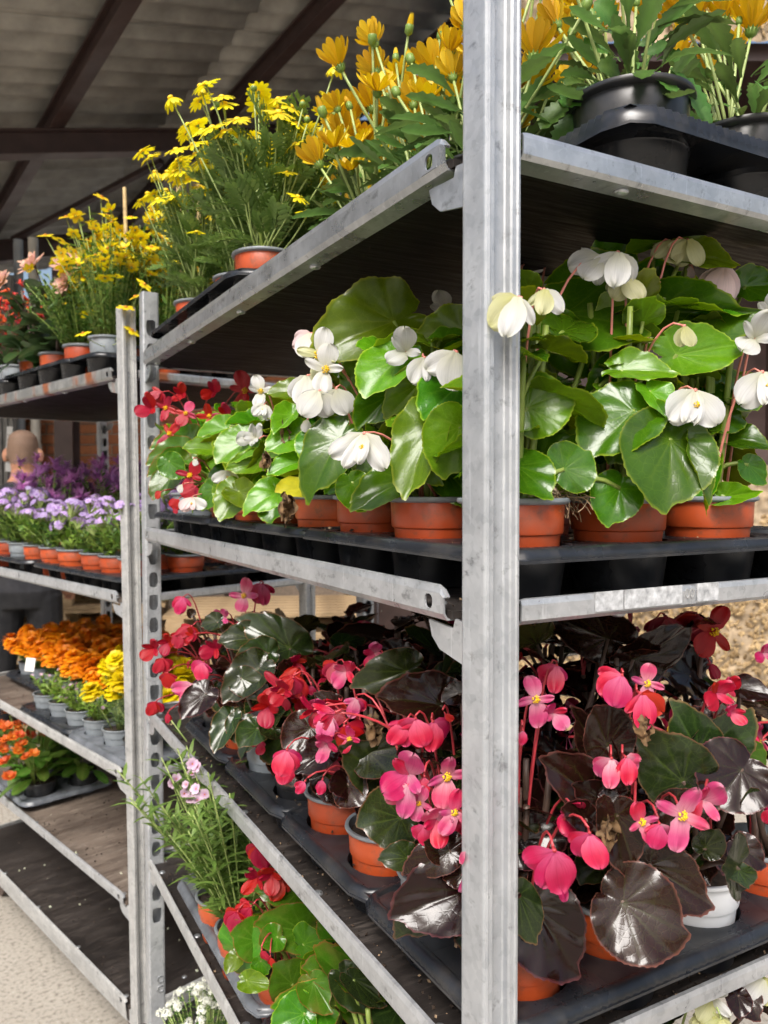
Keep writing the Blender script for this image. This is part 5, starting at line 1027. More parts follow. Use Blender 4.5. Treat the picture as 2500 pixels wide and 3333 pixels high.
for P, zz, c_, d, L_, n, cl_ in [
    (3, z1, (1130, 430), 1.00, 105, (-.25, 1), 0), (3, z1, (1235, 455), .98, 95, (.2, 1), 0), (3, z1, (1140, 590), 1.02, 105, (-.1, 1), 0), (3, z1, (1275, 650), .97, 110, (.1, 1), 0), (3, z1, (1010, 650), 1.06, 108, (.0, 1), 0), (4, z1, (620, 740), 1.16, 105, (-.1, 1), 0), (4, z1, (590, 850), 1.14, 100, (-.2, 1), 0), (4, z1, (440, 985), 1.12, 92, (-.5, 1), 0), (4, z1, (690, 890), 1.17, 90, (.3, 1), 0), (4, z1, (800, 770), 1.18, 100, (.1, 1), 0), (4, z1, (880, 720), 1.15, 95, (.3, 1), 0),
    (3, z1, (900, 350), 1.05, 62, (0, 1), 1), (3, z1, (1165, 220), 1.0, 64, (.15, 1), 1), (3, z1, (830, 450), 1.07, 50, (0, 1), 1), (3, z1, (1260, 760), .98, 55, (0, 1), 1), (4, z1, (930, 600), 1.08, 45, (.2, 1), 1), (3, z1, (1300, 560), .99, 100, (.5, 1), 0), (3, z1, (1190, 720), .98, 90, (.1, 1), 0), (4, z1, (760, 650), 1.15, 95, (-.2, 1), 0), (4, z1, (900, 880), 1.1, 90, (.2, 1), 0), (3, z1, (1060, 760), 1.04, 95, (0, 1), 0), (4, z1, (560, 940), 1.15, 92, (.1, 1), 0), (4, z1, (940, 520), 1.12, 80, (.1, 1), 0), (4, z1, (500, 800), 1.18, 80, (0, 1), 1),
    (2, zq, (255, 345), .82, 125, (.1, 1), 0), (2, zq, (240, 535), .84, 112, (.3, 1), 0), (2, zq, (110, 250), .85, 110, (-.2, 1), 0), (2, zq, (120, 560), .86, 110, (.1, 1), 0), (2, zq, (130, 780), .88, 100, (.2, 1), 0), (0, zq, (545, 40), .90, 105, (-.3, 1), 0), (0, zq, (640, 190), .98, 100, (.2, 1), 0), (0, zq, (470, 260), .98, 95, (-.1, 1), 0), (0, zq, (900, 110), 1.0, 110, (.1, 1), 0), (0, zq, (400, 150), .9, 65, (-.2, 1), 1), (0, zq, (495, 90), .88, 62, (-.15, 1), 1), (0, zq, (440, 255), .9, 48, (-.2, 1), 1), (2, zq, (350, 500), .85, 48, (-.1, 1), 1), (2, zq, (420, 540), .86, 45, (0, 1), 1), (0, zq, (870, 20), .86, 62, (.1, 1), 1),
    (1, zq, (1240, 105), .92, 115, (-.1, 1), 0), (1, zq, (1395, 120), .92, 110, (.1, 1), 0), (1, zq, (1560, 185), .90, 118, (.1, 1), 0), (1, zq, (1140, 110), .96, 100, (-.3, 1), 0), (1, zq, (1310, 180), .88, 52, (-.1, 1), 1), (1, zq, (1485, 130), .9, 60, (.1, 1), 1), (1, zq, (1440, 340), 1.05, 92, (0, 1), 0), (1, zq, (1290, 260), 1.02, 100, (0, 1), 0), (1, zq, (1270, 500), 1.05, 92, (-.1, 1), 0), (0, zq, (380, 700), 1.0, 92, (0, 1), 0), (0, zq, (540, 470), 1.0, 90, (.2, 1), 0)]:
    P = OP[P]; osteo_flower(P, P.loc(at(*zz(*c_), d)), rt*n[0]+up*n[1]+fw*P.rng.uniform(-.15, .25), L_*.9/FPX*d, .8, closed=bool(cl_))
# broad toothed leaves over the rim of the big black pot
P = OP[0]
for b, t_, d, n in [((640, 500), (440, 560), .80, (-.2, .6)), ((500, 620), (320, 640), .80, (-.3, .7)), ((870, 460), (950, 530), .77, (0, .5)), ((1050, 470), (1390, 590), .79, (.2, .8)), ((780, 480), (640, 390), .80, (0, .1)), ((1180, 640), (1320, 690), .80, (.3, .6)), ((740, 330), (530, 300), .82, (-.1, .4)), ((860, 280), (980, 190), .82, (.1, .2)), ((760, 190), (620, 10), .84, (-.2, .1)), ((480, 700), (400, 810), .82, (-.3, .4)), ((1000, 380), (1180, 320), .82, (.2, .3)), ((900, 330), (1030, 240), .8, (.2, .2)), ((900, 480), (1130, 500), .765, (.0, .9)), ((620, 560), (440, 500), .8, (-.2, .9))]:
    q0, q1 = at(*zq(*b), d), at(*zq(*t_), d-.02); L_ = (q1-q0).length; link('leaf', spoon_leaf('lf_osteo', True, P.rng.randrange(4)), P.t, None, basis(q1-q0, -fw+rt*n[0]+up*n[1], P.loc(q0), (L_*1.15, L_, L_)))
for P in OP.values(): P.done()
# yellow marguerites with cut leaves
def pinnate(v):
    k = ('pin', v)
    if k not in wm:
        mb = MB(); rg = random.Random(v); pts = [V((0, t_, .10*math.sin(t_*3)-.2*t_*t_)) for t_ in [i/8 for i in range(9)]]; mb.tube(pts, [.022-.014*i/8 for i in range(9)], 5)
        for i in range(2, 9):
            for s in (-1, 1):
                q = pts[i]; L = .30*math.sin(math.pi*(i/10)**.9)+.06; d = V((s*.85, .75, .1)).normalized(); mb.blade(q, d, V((0, 0, 1)), L, .085, .25, 4)
                for e in (.45, .75): mb.blade(q+d*L*e, V((s*.3, 1, .1)), V((0, 0, 1)), L*.42, .055, .1, 2); mb.blade(q+d*L*e, V((s*1, .1, .1)), V((0, 0, 1)), L*.38, .05, .1, 2)
        mb.blade(pts[-1], V((0, 1, -.1)), V((0, 0, 1)), .16, .1, .2, 3); wm[k] = mb.mesh('leaf', M['fol_marg'])
    return wm[k]
ydaisy = daisy_mesh('yd', 13, .0165, .0062, .12, .25, 'daisy', .26, discm='stamen'); ydaisy2 = daisy_mesh('yd2', 12, .016, .006, -.35, .4, 'daisy', .28, discm='stamen'); yspent = daisy_mesh('ysp', 14, .010, .005, -.6, .6, 'daisy', .55, discm='stamen')
def bud_mesh():
    if 'bud' not in wm: mb = MB(); mb.ball((0, 0, .002), (.0045, .0045, .0042), 10, m=0); mb.ball((0, 0, .004), (.0036, .0036, .0036), 8, m=1); wm['bud'] = mb.mesh('bud', [M['sepal'], M['marigold_y']])
    return wm['bud']
MG = {}
for k, (x, y, wh) in enumerate([(.075, .70, 'in the orange pot standing out over the rail'), (.09, .855, 'in the second orange pot from the far post'), (.075, 1.075, 'in the orange pot nearest the slotted far post'), (.22, .78, 'in the second row on the top shelf'), (.22, .93, 'in the second row farther along the top shelf'), (.21, 1.09, 'in the second row above the slotted far post')]):
    P = MG[k] = Plant('marguerite', 'yellow marguerite daisy with cut leaves '+wh, 'daisy', (x, y, zp1+.012), 'orange', .052, .085, 'yellow marguerites on the top shelf', 700+k); rg = P.rng
    for i in range(66):
        a = i*2.4; t_ = (i/66)**.8; b = V((math.cos(a)*.04*t_, math.sin(a)*.04*t_, P.h*.9+.16*t_)); el = rg.uniform(.0, .8)+.5*t_; L = rg.uniform(.05, .085); d = V((math.cos(a)*math.cos(el), math.sin(a)*math.cos(el), math.sin(el)))
        link('leaf', pinnate(rg.randrange(3)), P.t, None, basis(d, V((0, 0, 1))+V((rg.gauss(0, .3), rg.gauss(0, .3), 0)), b, L))
    for i in range(5): a = i*1.257; P.stem(V((0, 0, P.h*.85)), V((math.cos(a)*.05, math.sin(a)*.05, P.h+.17)), .003, 'stem_green')
    for i in range([16, 26, 34, 24, 32, 34][k]):
        a = rg.uniform(0, 6.28); rr = rg.uniform(.03, .12); put_flower(P, ydaisy, V((math.cos(a)*rr, math.sin(a)*rr, P.h+rg.uniform(.16, .29))), V((math.cos(a)*.7, math.sin(a)*.7, 1)), rg.uniform(1.1, 1.5), stem='stem_pale')
for k, px, py, d, me, n, s in [(0, 555, 318, 1.25, ydaisy2, (-.55, 1), 1.15), (0, 653, 280, 1.22, yspent, (-.2, 1), 1.05), (0, 1090, 215, 1.2, ydaisy2, (0, 1), 1.05), (0, 1155, 320, 1.2, ydaisy2, (.4, 1), 1.15), (0, 1070, 345, 1.22, ydaisy2, (-.2, 1), 1.1), (0, 870, 440, 1.2, ydaisy, (.3, .5), 1.0), (0, 1235, 240, 1.2, ydaisy2, (-.1, 1), 1.1), (1, 655, 530, 1.35, ydaisy2, (-.2, 1), 1.1), (1, 690, 598, 1.36, ydaisy2, (.1, 1), 1.1), (1, 720, 600, 1.36, ydaisy, (.3, 1), 1.0), (1, 760, 630, 1.36, ydaisy, (.2, .7), 1.0), (2, 505, 560, 1.7, ydaisy2, (-.1, 1), 1.3), (2, 545, 560, 1.7, ydaisy2, (.1, 1), 1.4), (2, 620, 570, 1.65, ydaisy, (.1, 1), 1.3), (2, 540, 620, 1.68, ydaisy2, (0, 1), 1.5), (2, 480, 630, 1.7, ydaisy2, (-.3, 1), 1.3), (2, 530, 680, 1.66, ydaisy2, (0, 1), 1.4), (2, 670, 680, 1.55, ydaisy, (0, 1), 1.2), (2, 700, 690, 1.5, ydaisy2, (0, 1), 1.2), (2, 640, 755, 1.5, ydaisy, (0, 1), 1.1), (0, 960, 470, 1.2, ydaisy, (-.4, .6), 1.1), (0, 930, 560, 1.2, ydaisy, (0, .5), 1.), (0, 1000, 690, 1.18, ydaisy, (0, .6), 1.1), (0, 970, 640, 1.2, ydaisy, (.2, .4), 1.)]:
    P = MG[k]; put_flower(P, me, P.loc(at(px, py, d)), rt*n[0]+up*n[1]-fw*.25, s, stem='stem_pale', r=.0015)
for k, px, py, d in [(0, 705, 345, 1.22), (0, 720, 465, 1.22), (0, 826, 293, 1.22), (0, 1000, 395, 1.2), (0, 985, 345, 1.2), (0, 770, 487, 1.2)]:
    P = MG[k]; put_flower(P, bud_mesh(), P.loc(at(px, py, d)), up-fw*.1, 1.2, 'bud', 'stem_pale', .0013)
for P in MG.values(): P.done()
tray('black tray under the yellow marguerites on the top shelf', (.008, .63, zp1), 0, 2, 4, .135, .14, .05, .05)

# ================================================================== LEFT TROLLEY
def lz(k): return LZ[k]-.0205
def ltray(label, k, x, y, nx, ny, px=.133, py=.133, mat=None, deck=.05, rh=.048): return tray(label, LT(x, y, lz(k)), LA, nx, ny, px, py, deck, rh, mat)
def lp(name, label, cat, k, x, y, pot, seed, group, r=.052, h=.085): return Plant(name, label, cat, LT(x, y, lz(k)+.010), pot, r, h, group, seed)
def fuzz(P, H, spread, n, mat, L, W_, per=14, stem='stem_green', lean=.5, up_=.3, nm='foliage', r=.0014):
    rg = P.rng; mb = MB(); tips = []
    for i in range(n):
        a = rg.uniform(0, 6.28); rr = spread*math.sqrt(rg.random()); b = V((math.cos(a)*rr*.25, math.sin(a)*rr*.25, P.h*.86)); tp_ = V((math.cos(a)*rr, math.sin(a)*rr, P.h+H*rg.uniform(.55, 1)*(1-.3*(rr/spread)**2))); P.stem(b, tp_, r, stem, mid=(b+tp_)/2+V((0, 0, H*.12)), n=4); tips.append(tp_)
        for k in range(per):
            t_ = .15+.85*k/per; q = b.lerp(tp_, t_); az = rg.uniform(0, 6.28); el = rg.uniform(-.2, .8)+up_; d = V((math.cos(az)*math.cos(el), math.sin(az)*math.cos(el), math.sin(el)))
            mb.blade(q, d, V((0, 0, 1))-d*.2+V((rg.gauss(0, .3), rg.gauss(0, .3), 0)), L*rg.uniform(.6, 1.2), W_*rg.uniform(.7, 1.2), rg.uniform(0, .5), 3)
    o = mb.obj(nm, M[mat], P.t, sharp=None); o['kind'] = 'stuff'; return tips
bid = daisy_mesh('bid', 5, .0165, .0125, .1, .1, 'bidens', .22, discm='disc', nseg=3); bid2 = daisy_mesh('bid2', 5, .015, .0115, .45, .0, 'bidens', .22, discm='disc', nseg=3)
LP = []
gb = 'golden bidens on the far trolley'
for k, (x, y, pk, wh) in enumerate([(.08, .245, 'grey', 'in the grey pot by the trolley corner'), (.21, .20, 'orange', 'second row, first from the corner'), (.21, .35, 'orange', 'second row, second from the corner'), (.21, .50, 'orange', 'second row, third from the corner'), (.34, .33, 'orange', 'third row, first from the corner'), (.34, .48, 'orange', 'third row, second from the corner'), (.08, .41, 'orange', 'in the orange pot second from the corner'), (.34, .63, 'orange', 'third row, third from the corner'), (.47, .46, 'orange', 'back row, first from the corner'), (.47, .62, 'orange', 'back row, second from the corner'), (.47, .78, 'orange', 'back row, third from the corner'), (.34, .78, 'orange', 'third row, fourth from the corner')]):
    P = lp('bidens', 'golden yellow bidens with fine leaves '+wh, 'bidens', 0, x, y, pk, 800+k, gb, .055, .115); LP.append(P); rg = P.rng
    tips = fuzz(P, .36 if k != 6 else .24, .15, 80, 'fol_mid', .027, .008, 15)
    for t_ in tips:
        for _ in range(1+(rg.random() < .6) if k != 6 else (rg.random() < .3)): put_flower(P, rg.choice([bid, bid2]), t_+V((rg.gauss(0, .012), rg.gauss(0, .012), rg.uniform(-.06, .015))), V((rg.gauss(0, .5), rg.gauss(0, .5), 1)), rg.uniform(.95, 1.45), stem=None)
P = LP[0]
for px, py, d in [(215, 705, 2.05), (250, 700, 2.05), (148, 765, 2.1), (330, 640, 2.1), (470, 925, 1.86), (410, 1000, 1.84), (270, 1085, 1.9), (430, 1075, 1.86), (440, 965, 1.86)]:
    put_flower(P, bid, P.loc(at(px, py, d)), up-fw*.5+rt*P.rng.gauss(0, .4), 1.3, stem='stem_pale')
for k, (px, py0, py1, d) in enumerate([(405, 610, 800, 2.2), (580, 590, 800, 2.1), (645, 600, 760, 2.0)]):
    a = at(px, py0, d); b = V((a.x+.01, a.y, lz(0)+.06)); mb = MB(); pts = [V((0, 0, 0)).lerp(b-a, i/6) for i in range(7)]; mb.tube(pts, [.005, .0055, .005, .0055, .005, .0055, .005], 7)
    tag(mb.obj('bamboo_cane', M['cane'], loc=a), ['split bamboo cane standing among the bidens, leftmost of three', 'middle bamboo cane among the yellow daisies', 'rightmost bamboo cane leaning beside the steel column'][k], 'cane', 'bamboo canes')
def dahlia_mesh():
    if 'dp' not in wm: mb = MB(); mb.blade(V((0, .08, 0)), V((0, 1, 0)), V((0, 0, 1)), 1, .46, -.15, 6, .35, shape=lambda t_: math.sin(math.pi*(.1+.88*t_))**.6); wm['dp'] = mb.mesh('petal', M['dahlia']); mb = MB(); mb.ball((0, 0, .05), (.16, .16, .12), 8, m=0); mb.tube([(0, 0, 0), (0, 0, -.2)], [.15, .06], 8, m=1); wm['dc'] = mb.mesh('flower', [M['stamen'], M['stem_dark']])
def dahlia_flower(P, q, nrm, size):
    dahlia_mesh(); rg = P.rng; nrm = V(nrm).normalized(); f = link('flower', wm['dc'], P.t, None, basis(nrm.orthogonal(), nrm, V(q), size))
    for ly, (n, c, s) in enumerate(((9, .12, 1.), (8, .5, .85), (6, .9, .6))):
        for i in range(n): a = 6.283*(i+.5*ly)/n+rg.uniform(-.1, .1); s2 = s*rg.uniform(.9, 1.1); link('petal', wm['dp'], f, None, rz_(a) @ rx(c+rg.uniform(-.15, .15)) @ Matrix.Diagonal((s2, s2, s2, 1)))
    root = V((rg.uniform(-.02, .02), rg.uniform(-.02, .02), P.h*.85)); b = V(q)-nrm*size*.2; P.stem(root, b, .0028, 'stem_dark', mid=root*.4+(b-nrm*.03)*.6)
for k, (x, y, wh) in enumerate([(.08, .59, 'in the third orange pot from the corner'), (.08, .755, 'in the fourth orange pot from the corner'), (.21, .68, 'in the second row behind the orange pots'), (.21, .84, 'in the second row farther left')]):
    P = lp('dahlia', 'peach dahlia with dark leaves '+wh, 'dahlia', 0, x, y, 'orange', 820+k, 'dahlias on the far trolley', .055, .115); LP.append(P); leafy(P, 42, .085, 'lf_dahlia', .20, toothed=False, wide=1.6, up_=.2); rg = P.rng
    for i in range(3): P.stem(V((0, 0, P.h*.8)), V((rg.uniform(-.05, .05), rg.uniform(-.05, .05), P.h+.22)), .004, 'stem_dark')
    for px, py, d, n, s in [[(110, 865, 2.2, (-.5, .8), 1.25), (85, 905, 2.18, (-.4, .6), 0.0)], [(225, 875, 2.2, (.2, .7), 1.3), (215, 925, 2.15, (-.4, .2), 1.0)], [(240, 860, 2.25, (.3, .8), 1.2)], [(5, 920, 2.3, (-.3, .4), 1.1)]][k]:
        if s: dahlia_flower(P, P.loc(at(px, py, d)), rt*n[0]+up*n[1]-fw*.7, .036*s)
sal = MB(); sal.tube([(0, 0, 0), (0, 0, .010), (0, 0, .018)], [.002, .003, .0045], 6); sal.blade(V((0, 0, .016)), V((.6, 0, .6)), V((0, 0, 1)), .012, .010, .3, 3); sal.blade(V((0, 0, .016)), V((-.4, .3, .8)), V((0, 0, 1)), .010, .006, .2, 3); sal = sal.mesh('flower', M['salvia'])
for k, (x, y) in enumerate([(.08, .915), (.08, 1.06), (.08, 1.2), (.21, .99), (.21, 1.13), (.34, .95)]):
    P = lp('salvia', 'red orange salvia in %s on the far trolley, %s' % ('grey pot' if k < 3 else 'orange pot', ['first left of the dahlias', 'second left of the dahlias', 'third left of the dahlias', 'second row', 'second row at the edge', 'third row'][k]), 'salvia', 0, x, y, 'grey' if k < 3 else 'orange', 840+k, 'salvias on the far trolley', .055, .115); LP.append(P); rg = P.rng
    tips = fuzz(P, .27, .10, 26, 'fol_dark', .03, .012, 10, 'stem_dark')
    for t_ in tips:
        for j in range(3): put_flower(P, sal, t_+V((rg.gauss(0, .008), rg.gauss(0, .008), rg.uniform(-.05, .01))), V((rg.gauss(0, 1), rg.gauss(0, 1), .6)), rg.uniform(.8, 1.4))
ltray('black tray of dahlias and bidens with ribbed edge on the far trolley', 0, .010, .335, 4, 3, .13, .165, None, .075, .052); ltray('black tray of salvias at the left end of the far trolley top', 0, .010, .84, 4, 3, .13, .148, None, .07, .052); ltray('short black tray at the corner of the far trolley top', 0, .010, .165, 4, 1, .13, .165, None, .07, .052)
# ---- second shelf: lilac verbena in front, purple spider flowers behind
def umbel(seed):
    k = ('umb', seed)
    if k not in wm:
        mb = MB(); rg = random.Random(seed)
        for i in range(22):
            v = V((rg.gauss(0, .75), rg.gauss(0, .75), .75)).normalized(); q = v*.022; q.z *= .55; u = v.orthogonal().normalized(); w_ = v.cross(u); a0 = rg.random()*6
            for j in range(5): a = a0+j*1.2566; d = (u*math.cos(a)+w_*math.sin(a)+v*.15).normalized(); mb.blade(q, d, v, .0075, .0062, .1, 3, shape=lambda t_: .25+.85*t_ if t_ < .85 else .7)
            mb.tube([V((0, 0, -.022)), q], .0009, 3, m=1, cap=False)
        wm[k] = mb.mesh('flower_cluster', [M['lilac'], M['stem_pale']])
    return wm[k]
VY = [.10, .215, .33, .49, .625, .76, .89, 1.02, 1.15]
for j in range(9):
    for i in range(2):
        if i == 1 and j > 5: continue
        P = lp('verbena', 'lilac and white verbena in %s row of the far trolley, %s from the corner' % ('the front' if i == 0 else 'the second', ORD[j]), 'verbena', 1, .078+.133*i, VY[j], 'grey' if (j == 6 and i == 0) else 'orange', 860+j*2+i, 'verbenas on the far trolley'); LP.append(P); rg = P.rng
        tips = fuzz(P, rg.uniform(.09, .17), .105, 17, 'fol_bright' if j % 2 else 'fol_mid', .032, .013, 9)
        for t_ in tips:
            if rg.random() < .55: put_flower(P, umbel(rg.randrange(3)), t_+V((0, 0, .02)), V((rg.gauss(0, .3), rg.gauss(0, .3), 1)), rg.uniform(.7, 1.5), 'flower_cluster')
def spider(seed):
    k = ('spd', seed)
    if k not in wm:
        mb = MB(); rg = random.Random(seed)
        for i in range(34):
            a = rg.uniform(0, 6.28); z = rg.uniform(-.008, .010); el = rg.uniform(.0, 1.0); d = V((math.cos(a)*math.cos(el), math.sin(a)*math.cos(el), math.sin(el))); mb.blade(V((0, 0, z)), d, V((0, 0, 1)), rg.uniform(.02, .034), .006, .25, 3)
        wm[k] = mb.mesh('flower_cluster', M['purple'])
    return wm[k]
for j in range(2, 9):
    for i in (1, 2, 3):
        if i == 1 and j < 6: continue
        P = lp('spider_flower', 'purple spider flower in %s row of the far trolley, %s from the corner' % (['', 'the second', 'the third', 'the back'][i], ORD[j]), 'flower', 1, .078+.133*i, VY[j]+.03, 'orange', 1190+j*4+i, 'purple spider flowers on the far trolley'); LP.append(P); rg = P.rng
        tips = fuzz(P, .29, .085, 15, 'fol_dark' if j < 3 else 'fol_mid', .035, .009, 14)
        for t_ in tips: put_flower(P, spider(rg.randrange(3)), t_, V((rg.gauss(0, .2), rg.gauss(0, .2), 1)), rg.uniform(.9, 1.5), 'flower_cluster')
ltray('black tray of verbenas at the corner of the far trolley', 1, .010, .030, 4, 5, .133, .118); ltray('black tray of verbenas at the left end of the far trolley', 1, .010, .69, 4, 4, .133, .138)
# ---- third shelf: marigolds
def pompon(mat, seed):
    k = ('pom', mat, seed)
    if k not in wm:
        mb = MB(); rg = random.Random(seed)
        for ly, (n, el, L) in enumerate(((13, -.15, .026), (13, .2, .025), (11, .55, .022), (9, .95, .018), (6, 1.3, .014))):
            for i in range(n): a = 6.283*(i+.37*ly)/n+rg.uniform(-.1, .1); e = el+rg.uniform(-.15, .15); d = V((math.cos(a)*math.cos(e), math.sin(a)*math.cos(e), math.sin(e))); mb.blade(V((0, 0, .002*ly)), d, V((0, 0, 1)), L*rg.uniform(.9, 1.1), .015, .35, 4, .1, shape=lambda t_: .3+.8*t_ if t_ < .9 else .85)
        mb.tube([(0, 0, .0), (0, 0, -.012), (0, 0, -.028)], [.010, .009, .003], 8, m=1); wm[k] = mb.mesh('flower', [M[mat], M['sepal']])
    return wm[k]
mk = 0
ORD += ['tenth']
for j in range(10):
    for i in range(4):
        if (i == 0 and j > 5) or (i == 3 and j < 4) or (i == 2 and j < 2): continue
        x, y = .070+.125*i, .09+.122*j; kind = 'yellow' if (i <= 1 and j <= 2 and not (i == 0 and j == 2)) else ('cuphea' if i == 0 else 'orange')
        where = '%s row of the marigold shelf, %s from the corner' % (['front', 'second', 'third', 'back'][i], ORD[j])
        pk = ('black' if j == 0 else 'grey') if i == 0 else 'grey'
        P = lp('marigold' if kind != 'cuphea' else 'cuphea', ('%s marigold in %s pot, ' % (kind, pk) if kind != 'cuphea' else 'small leafy cuphea in %s pot, ' % pk)+where, 'marigold' if kind != 'cuphea' else 'plant', 2, x, y, pk, 930+mk, 'bedding plants on the marigold shelf', .046, .062); LP.append(P); mk += 1; rg = P.rng
        if kind == 'cuphea':
            tips = fuzz(P, .075, .065, 24, 'fol_bright', .018, .007, 9)
            for t_ in tips:
                if rg.random() < .25: put_flower(P, pinkd, t_, V((rg.gauss(0, .5), rg.gauss(0, .5), 1)), .45)
        else:
            tips = fuzz(P, .165 if kind == 'yellow' else .10, .08, 18, 'fol_grey' if kind == 'yellow' else 'fol_mid', .024, .0035, 26, 'stem_pale')
            for t_ in tips[:14]: put_flower(P, pompon('marigold_y' if kind == 'yellow' else 'marigold', rg.randrange(2)), t_+V((0, 0, .02)), V((rg.gauss(0, .25)-.1, rg.gauss(0, .25)-.15, 1)), rg.uniform(.9, 1.3))
ltray('black tray of marigolds at the corner of the far trolley', 2, .010, .03, 4, 3, .125, .1215, M['tray_clear'], .030, .043); ltray('second black tray of marigolds and cupheas farther left', 2, .010, .398, 4, 3, .125, .1215, None, .03, .043); ltray('third black tray of orange marigolds at the far end of the shelf', 2, .13, .766, 3, 4, .125, .1215, None, .03, .043)
# ---- fourth shelf: rust orange gazanias
gz = daisy_mesh('gz', 14, .017, .007, .5, .05, 'gazania', .25, layers=2)
for k, (x, y, wh) in enumerate([(.085, .83, 'nearest its tray corner'), (.085, .965, 'at the left picture edge'), (.225, .83, 'second row, almost without flowers'), (.225, .965, 'second row at the picture edge')]):
    P = lp('gazania', 'rust orange spoon leaved plant in black pot '+wh, 'plant', 3, x, y, 'black', 960+k, 'rust orange plants on the empty shelf', .053, .062); LP.append(P); rg = P.rng; leafy(P, 46, .075, 'lf_gaz', .10, toothed=False, wide=1.15)
    for i in range([12, 12, 1, 6][k]):
        a = rg.uniform(0, 6.28); rr = rg.uniform(.02, .09); put_flower(P, gz, V((math.cos(a)*rr, math.sin(a)*rr, P.h+rg.uniform(.12, .22))), V((rg.gauss(0, .5), rg.gauss(0, .5), 1)), rg.uniform(.8, 1.2), stem='stem_green')
for k, px, py in [(1, 25, 2370), (0, 65, 2395), (0, 72, 2425), (1, 58, 2445), (1, 22, 2410), (0, 110, 2455), (1, 20, 2480), (1, 30, 2530), (0, 88, 2465), (0, 45, 2400), (1, 8, 2440)]:
    P = LP[-4+k]; put_flower(P, gz, P.loc(at(px, py, 2.42)), up-fw*.5+rt*P.rng.gauss(0, .3), P.rng.uniform(.9, 1.25), stem='stem_green')
ltray('scuffed grey tray holding the rust orange plants on the empty shelf', 3, .015, .7625, 2, 2, .14, .135, M['tray_clear'], .03, .048)
for P in LP: P.done()
mb = MB(); mb.box((-.014, -.0008, 0), (.014, .0008, .04)); o = mb.obj('plant_label', M['paper'], smooth=False, loc=at(95, 2185, 2.4)); o.rotation_euler = (R(-8), R(6), -YAW)
tag(o, 'blank white plant label stuck among the orange marigolds', 'label')

# ================================================================== MAN WITH HIS BACK TO US
def man(loc, rz):
    mb = MB()
    def loft(rings, n=20):
        vs = [V((cx+a*math.cos(6.2832*j/n), cy+b*math.sin(6.2832*j/n), z)) for cx, cy, z, a, b in rings for j in range(n)]; k = len(rings)
        mb.add(vs, [(i*n+j, i*n+(j+1) % n, (i+1)*n+(j+1) % n, (i+1)*n+j) for i in range(k-1) for j in range(n)]+[tuple(range(n-1, -1, -1)), tuple((k-1)*n+j for j in range(n))])
    loft([(0, 0, .84, .16, .12), (0, 0, .92, .18, .13), (0, 0, 1.05, .17, .12), (0, .0, 1.25, .195, .13), (0, -.01, 1.38, .205, .125), (0, -.01, 1.45, .17, .10), (0, -.005, 1.49, .09, .075), (0, .01, 1.53, .062, .066), (0, .015, 1.57, .06, .066), (0, .02, 1.60, .064, .085), (0, .02, 1.65, .074, .095), (0, .015, 1.70, .077, .098), (0, .01, 1.745, .068, .086), (0, .01, 1.77, .046, .058), (0, .01, 1.781, .015, .02)])
    for s in (-1, 1):
        mb.ball((s*.086, .012, 1.645), (.020, .024, .038), 10)
        mb.tube([(s*.09, 0, .90), (s*.105, .01, .70), (s*.125, .02, .48), (s*.135, 0, .28), (s*.14, -.01, .08)], [.10, .088, .066, .058, .046], 14)
        mb.tube([(s*.14, -.03, .05), (s*.145, .06, .045), (s*.15, .14, .035)], [.045, .045, .03], 10)
        mb.tube([(s*.17, 0, 1.41), (s*.225, .0, 1.22), (s*.235, .06, 1.04), (s*.20, .17, .93), (s*.19, .20, .90)], [.062, .05, .043, .034, .03], 12)
        for k in range(4): mb.tube([(s*(.165+.015*k), .205, .90), (s*(.163+.014*k), .235, .875), (s*(.162+.013*k), .235, .84)], .011, 8)
        mb.tube([(s*.16, .19, .90), (s*.14, .22, .88)], .012, 8)
    me = mb.mesh('person', M['cloth']); o = link('person', me); md = o.modifiers.new('r', 'REMESH'); md.mode = 'VOXEL'; md.voxel_size = .008; sm = o.modifiers.new('s', 'SMOOTH'); sm.iterations = 3
    bpy.context.view_layer.update(); m2 = bpy.data.meshes.new_from_object(o.evaluated_get(bpy.context.evaluated_depsgraph_get())); o.modifiers.clear(); o.data = m2
    m2.materials.clear()
    for k in ('cloth', 'cloth_top', 'skin', 'stubble'): m2.materials.append(M[k])
    for p in m2.polygons:
        x, y, z = p.center; p.use_smooth = True
        p.material_index = 3 if (z > 1.60+.35*max(0, y-.02) and y < .07 and abs(x) < .08) or z > 1.70 else 2 if z > 1.505 or (z < .91 and y > .165) else 1 if z > .93 else 0
        if .05 > z > -1 and y > .1: p.material_index = 0
    o.location = loc; o.rotation_euler = (0, 0, rz); return o
mq = cw((76-1250)/FPX*4.2, 4.2, 0)
tag(man(mq, -YAW+R(12)), 'person with shaved head in black clothes standing with back turned behind the far trolley', 'person')

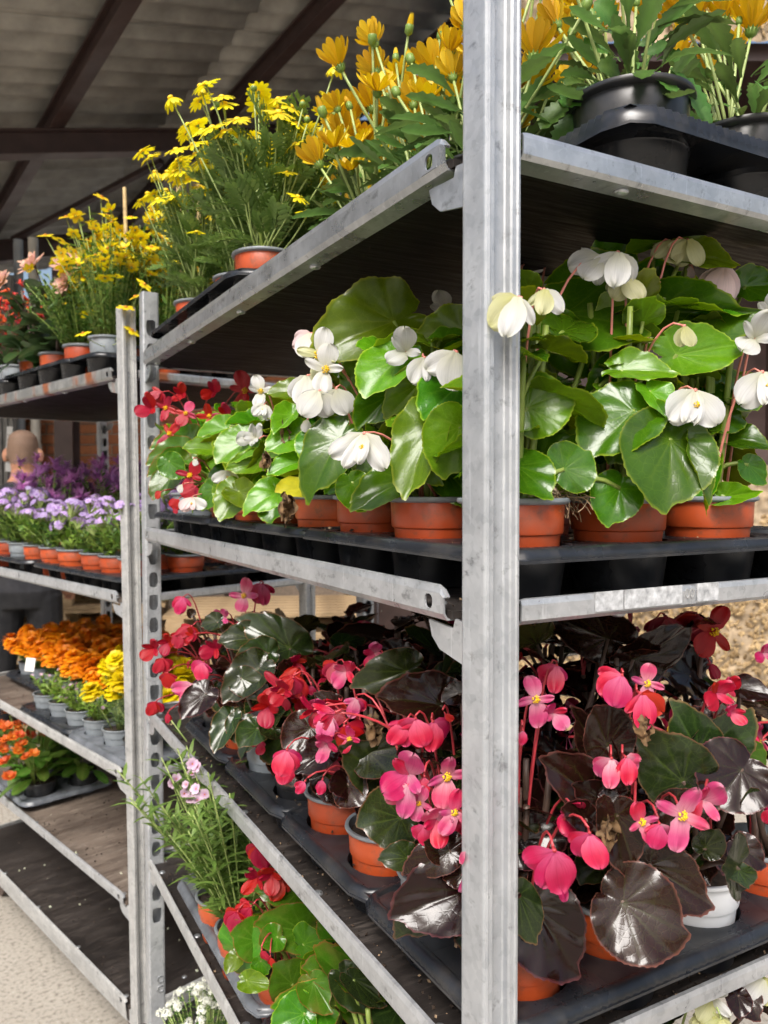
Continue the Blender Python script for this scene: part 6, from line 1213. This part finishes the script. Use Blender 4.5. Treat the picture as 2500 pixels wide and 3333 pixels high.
# ================================================================== spilled compost and petals on the boards
def crumbs(name, label, rects, n, mat, size, seed, M_=None):
    mb = MB(); rr = random.Random(seed)
    for i in range(n):
        x0, y0, x1, y1, z = rr.choice(rects); q = V((rr.uniform(x0, x1), rr.uniform(y0, y1), z)); q = M_ @ q if M_ else q; r_ = size*rr.uniform(.3, 1.)**1.5
        a = V((rr.gauss(0, 1), rr.gauss(0, 1), rr.gauss(0, .5))).normalized()*r_; b = a.orthogonal().normalized()*r_*.7; c = a.cross(b).normalized()*r_*.5; o = q+V((0, 0, r_*.4))
        mb.add([o+a, o+b, o-a, o-b, o+c, o-c], [(0,1,4),(1,2,4),(2,3,4),(3,0,4),(1,0,5),(2,1,5),(3,2,5),(0,3,5)])
    tag(mb.obj(name, mat, smooth=False), label, name.split('_')[-1], kind='stuff')
e3 = .0005; cr = []
for zz in (Z2, Z3, Z4): cr += [(.006, .06, .05, 1.2, zz-.0205+e3), (.05, .008, .5, .045, zz-.0205+e3)]
cr += [(.02, .01, .5, 1.1, Z2-.0205+.0525), (.03, .01, .5, 1.0, Z3-.0205+.0525)]
crumbs('compost_crumbs', 'dark compost crumbs spilled on the near trolley shelves and trays', cr, 1500, M['soil'], .0035, 1)
crumbs('root_bits', 'pale dry root and petal bits scattered on the near trolley', cr, 260, M['root'], .003, 2)
crumbs('compost_crumbs', 'compost crumbs spilled on the far trolley boards', [(.01, .06, .5, 1.2, LZ[k]-.0205+e3) for k in (2, 3)]+[(.02, .05, .5, 1.2, LB+.0015+e3)], 900, M['soil'], .004, 3, left.matrix_basis)
crumbs('petal_bits', 'pale fallen petals scattered on the far trolley boards', [(.01, .06, .5, 1.2, LZ[k]-.0205+e3) for k in (2, 3)]+[(.02, .05, .5, 1.2, LB+.0015+e3)], 70, M['alyssum'], .006, 4, left.matrix_basis)

for px, py, zz, mt, lab in [(1915, 1752, Z2-.0205+.053, 'white', 'fallen white petal on the tray edge right of the tall post'), (672, 2436, Z3-.0205+.002, 'red', 'fallen red petal on the dark board by the far tray'), (690, 1890, LZ[1]-.0205+.002, 'white', 'pale fallen petal on the far trolley board behind the slotted post')]:
    q = atz(px, py, zz); o = link('fallen_petal', petal_mesh('round', mt, 1), None, None, basis(V((.6, .5, .25)), V((-.3, -.4, 1)), q, .02)); tag(o, lab, 'petal', 'fallen petals')
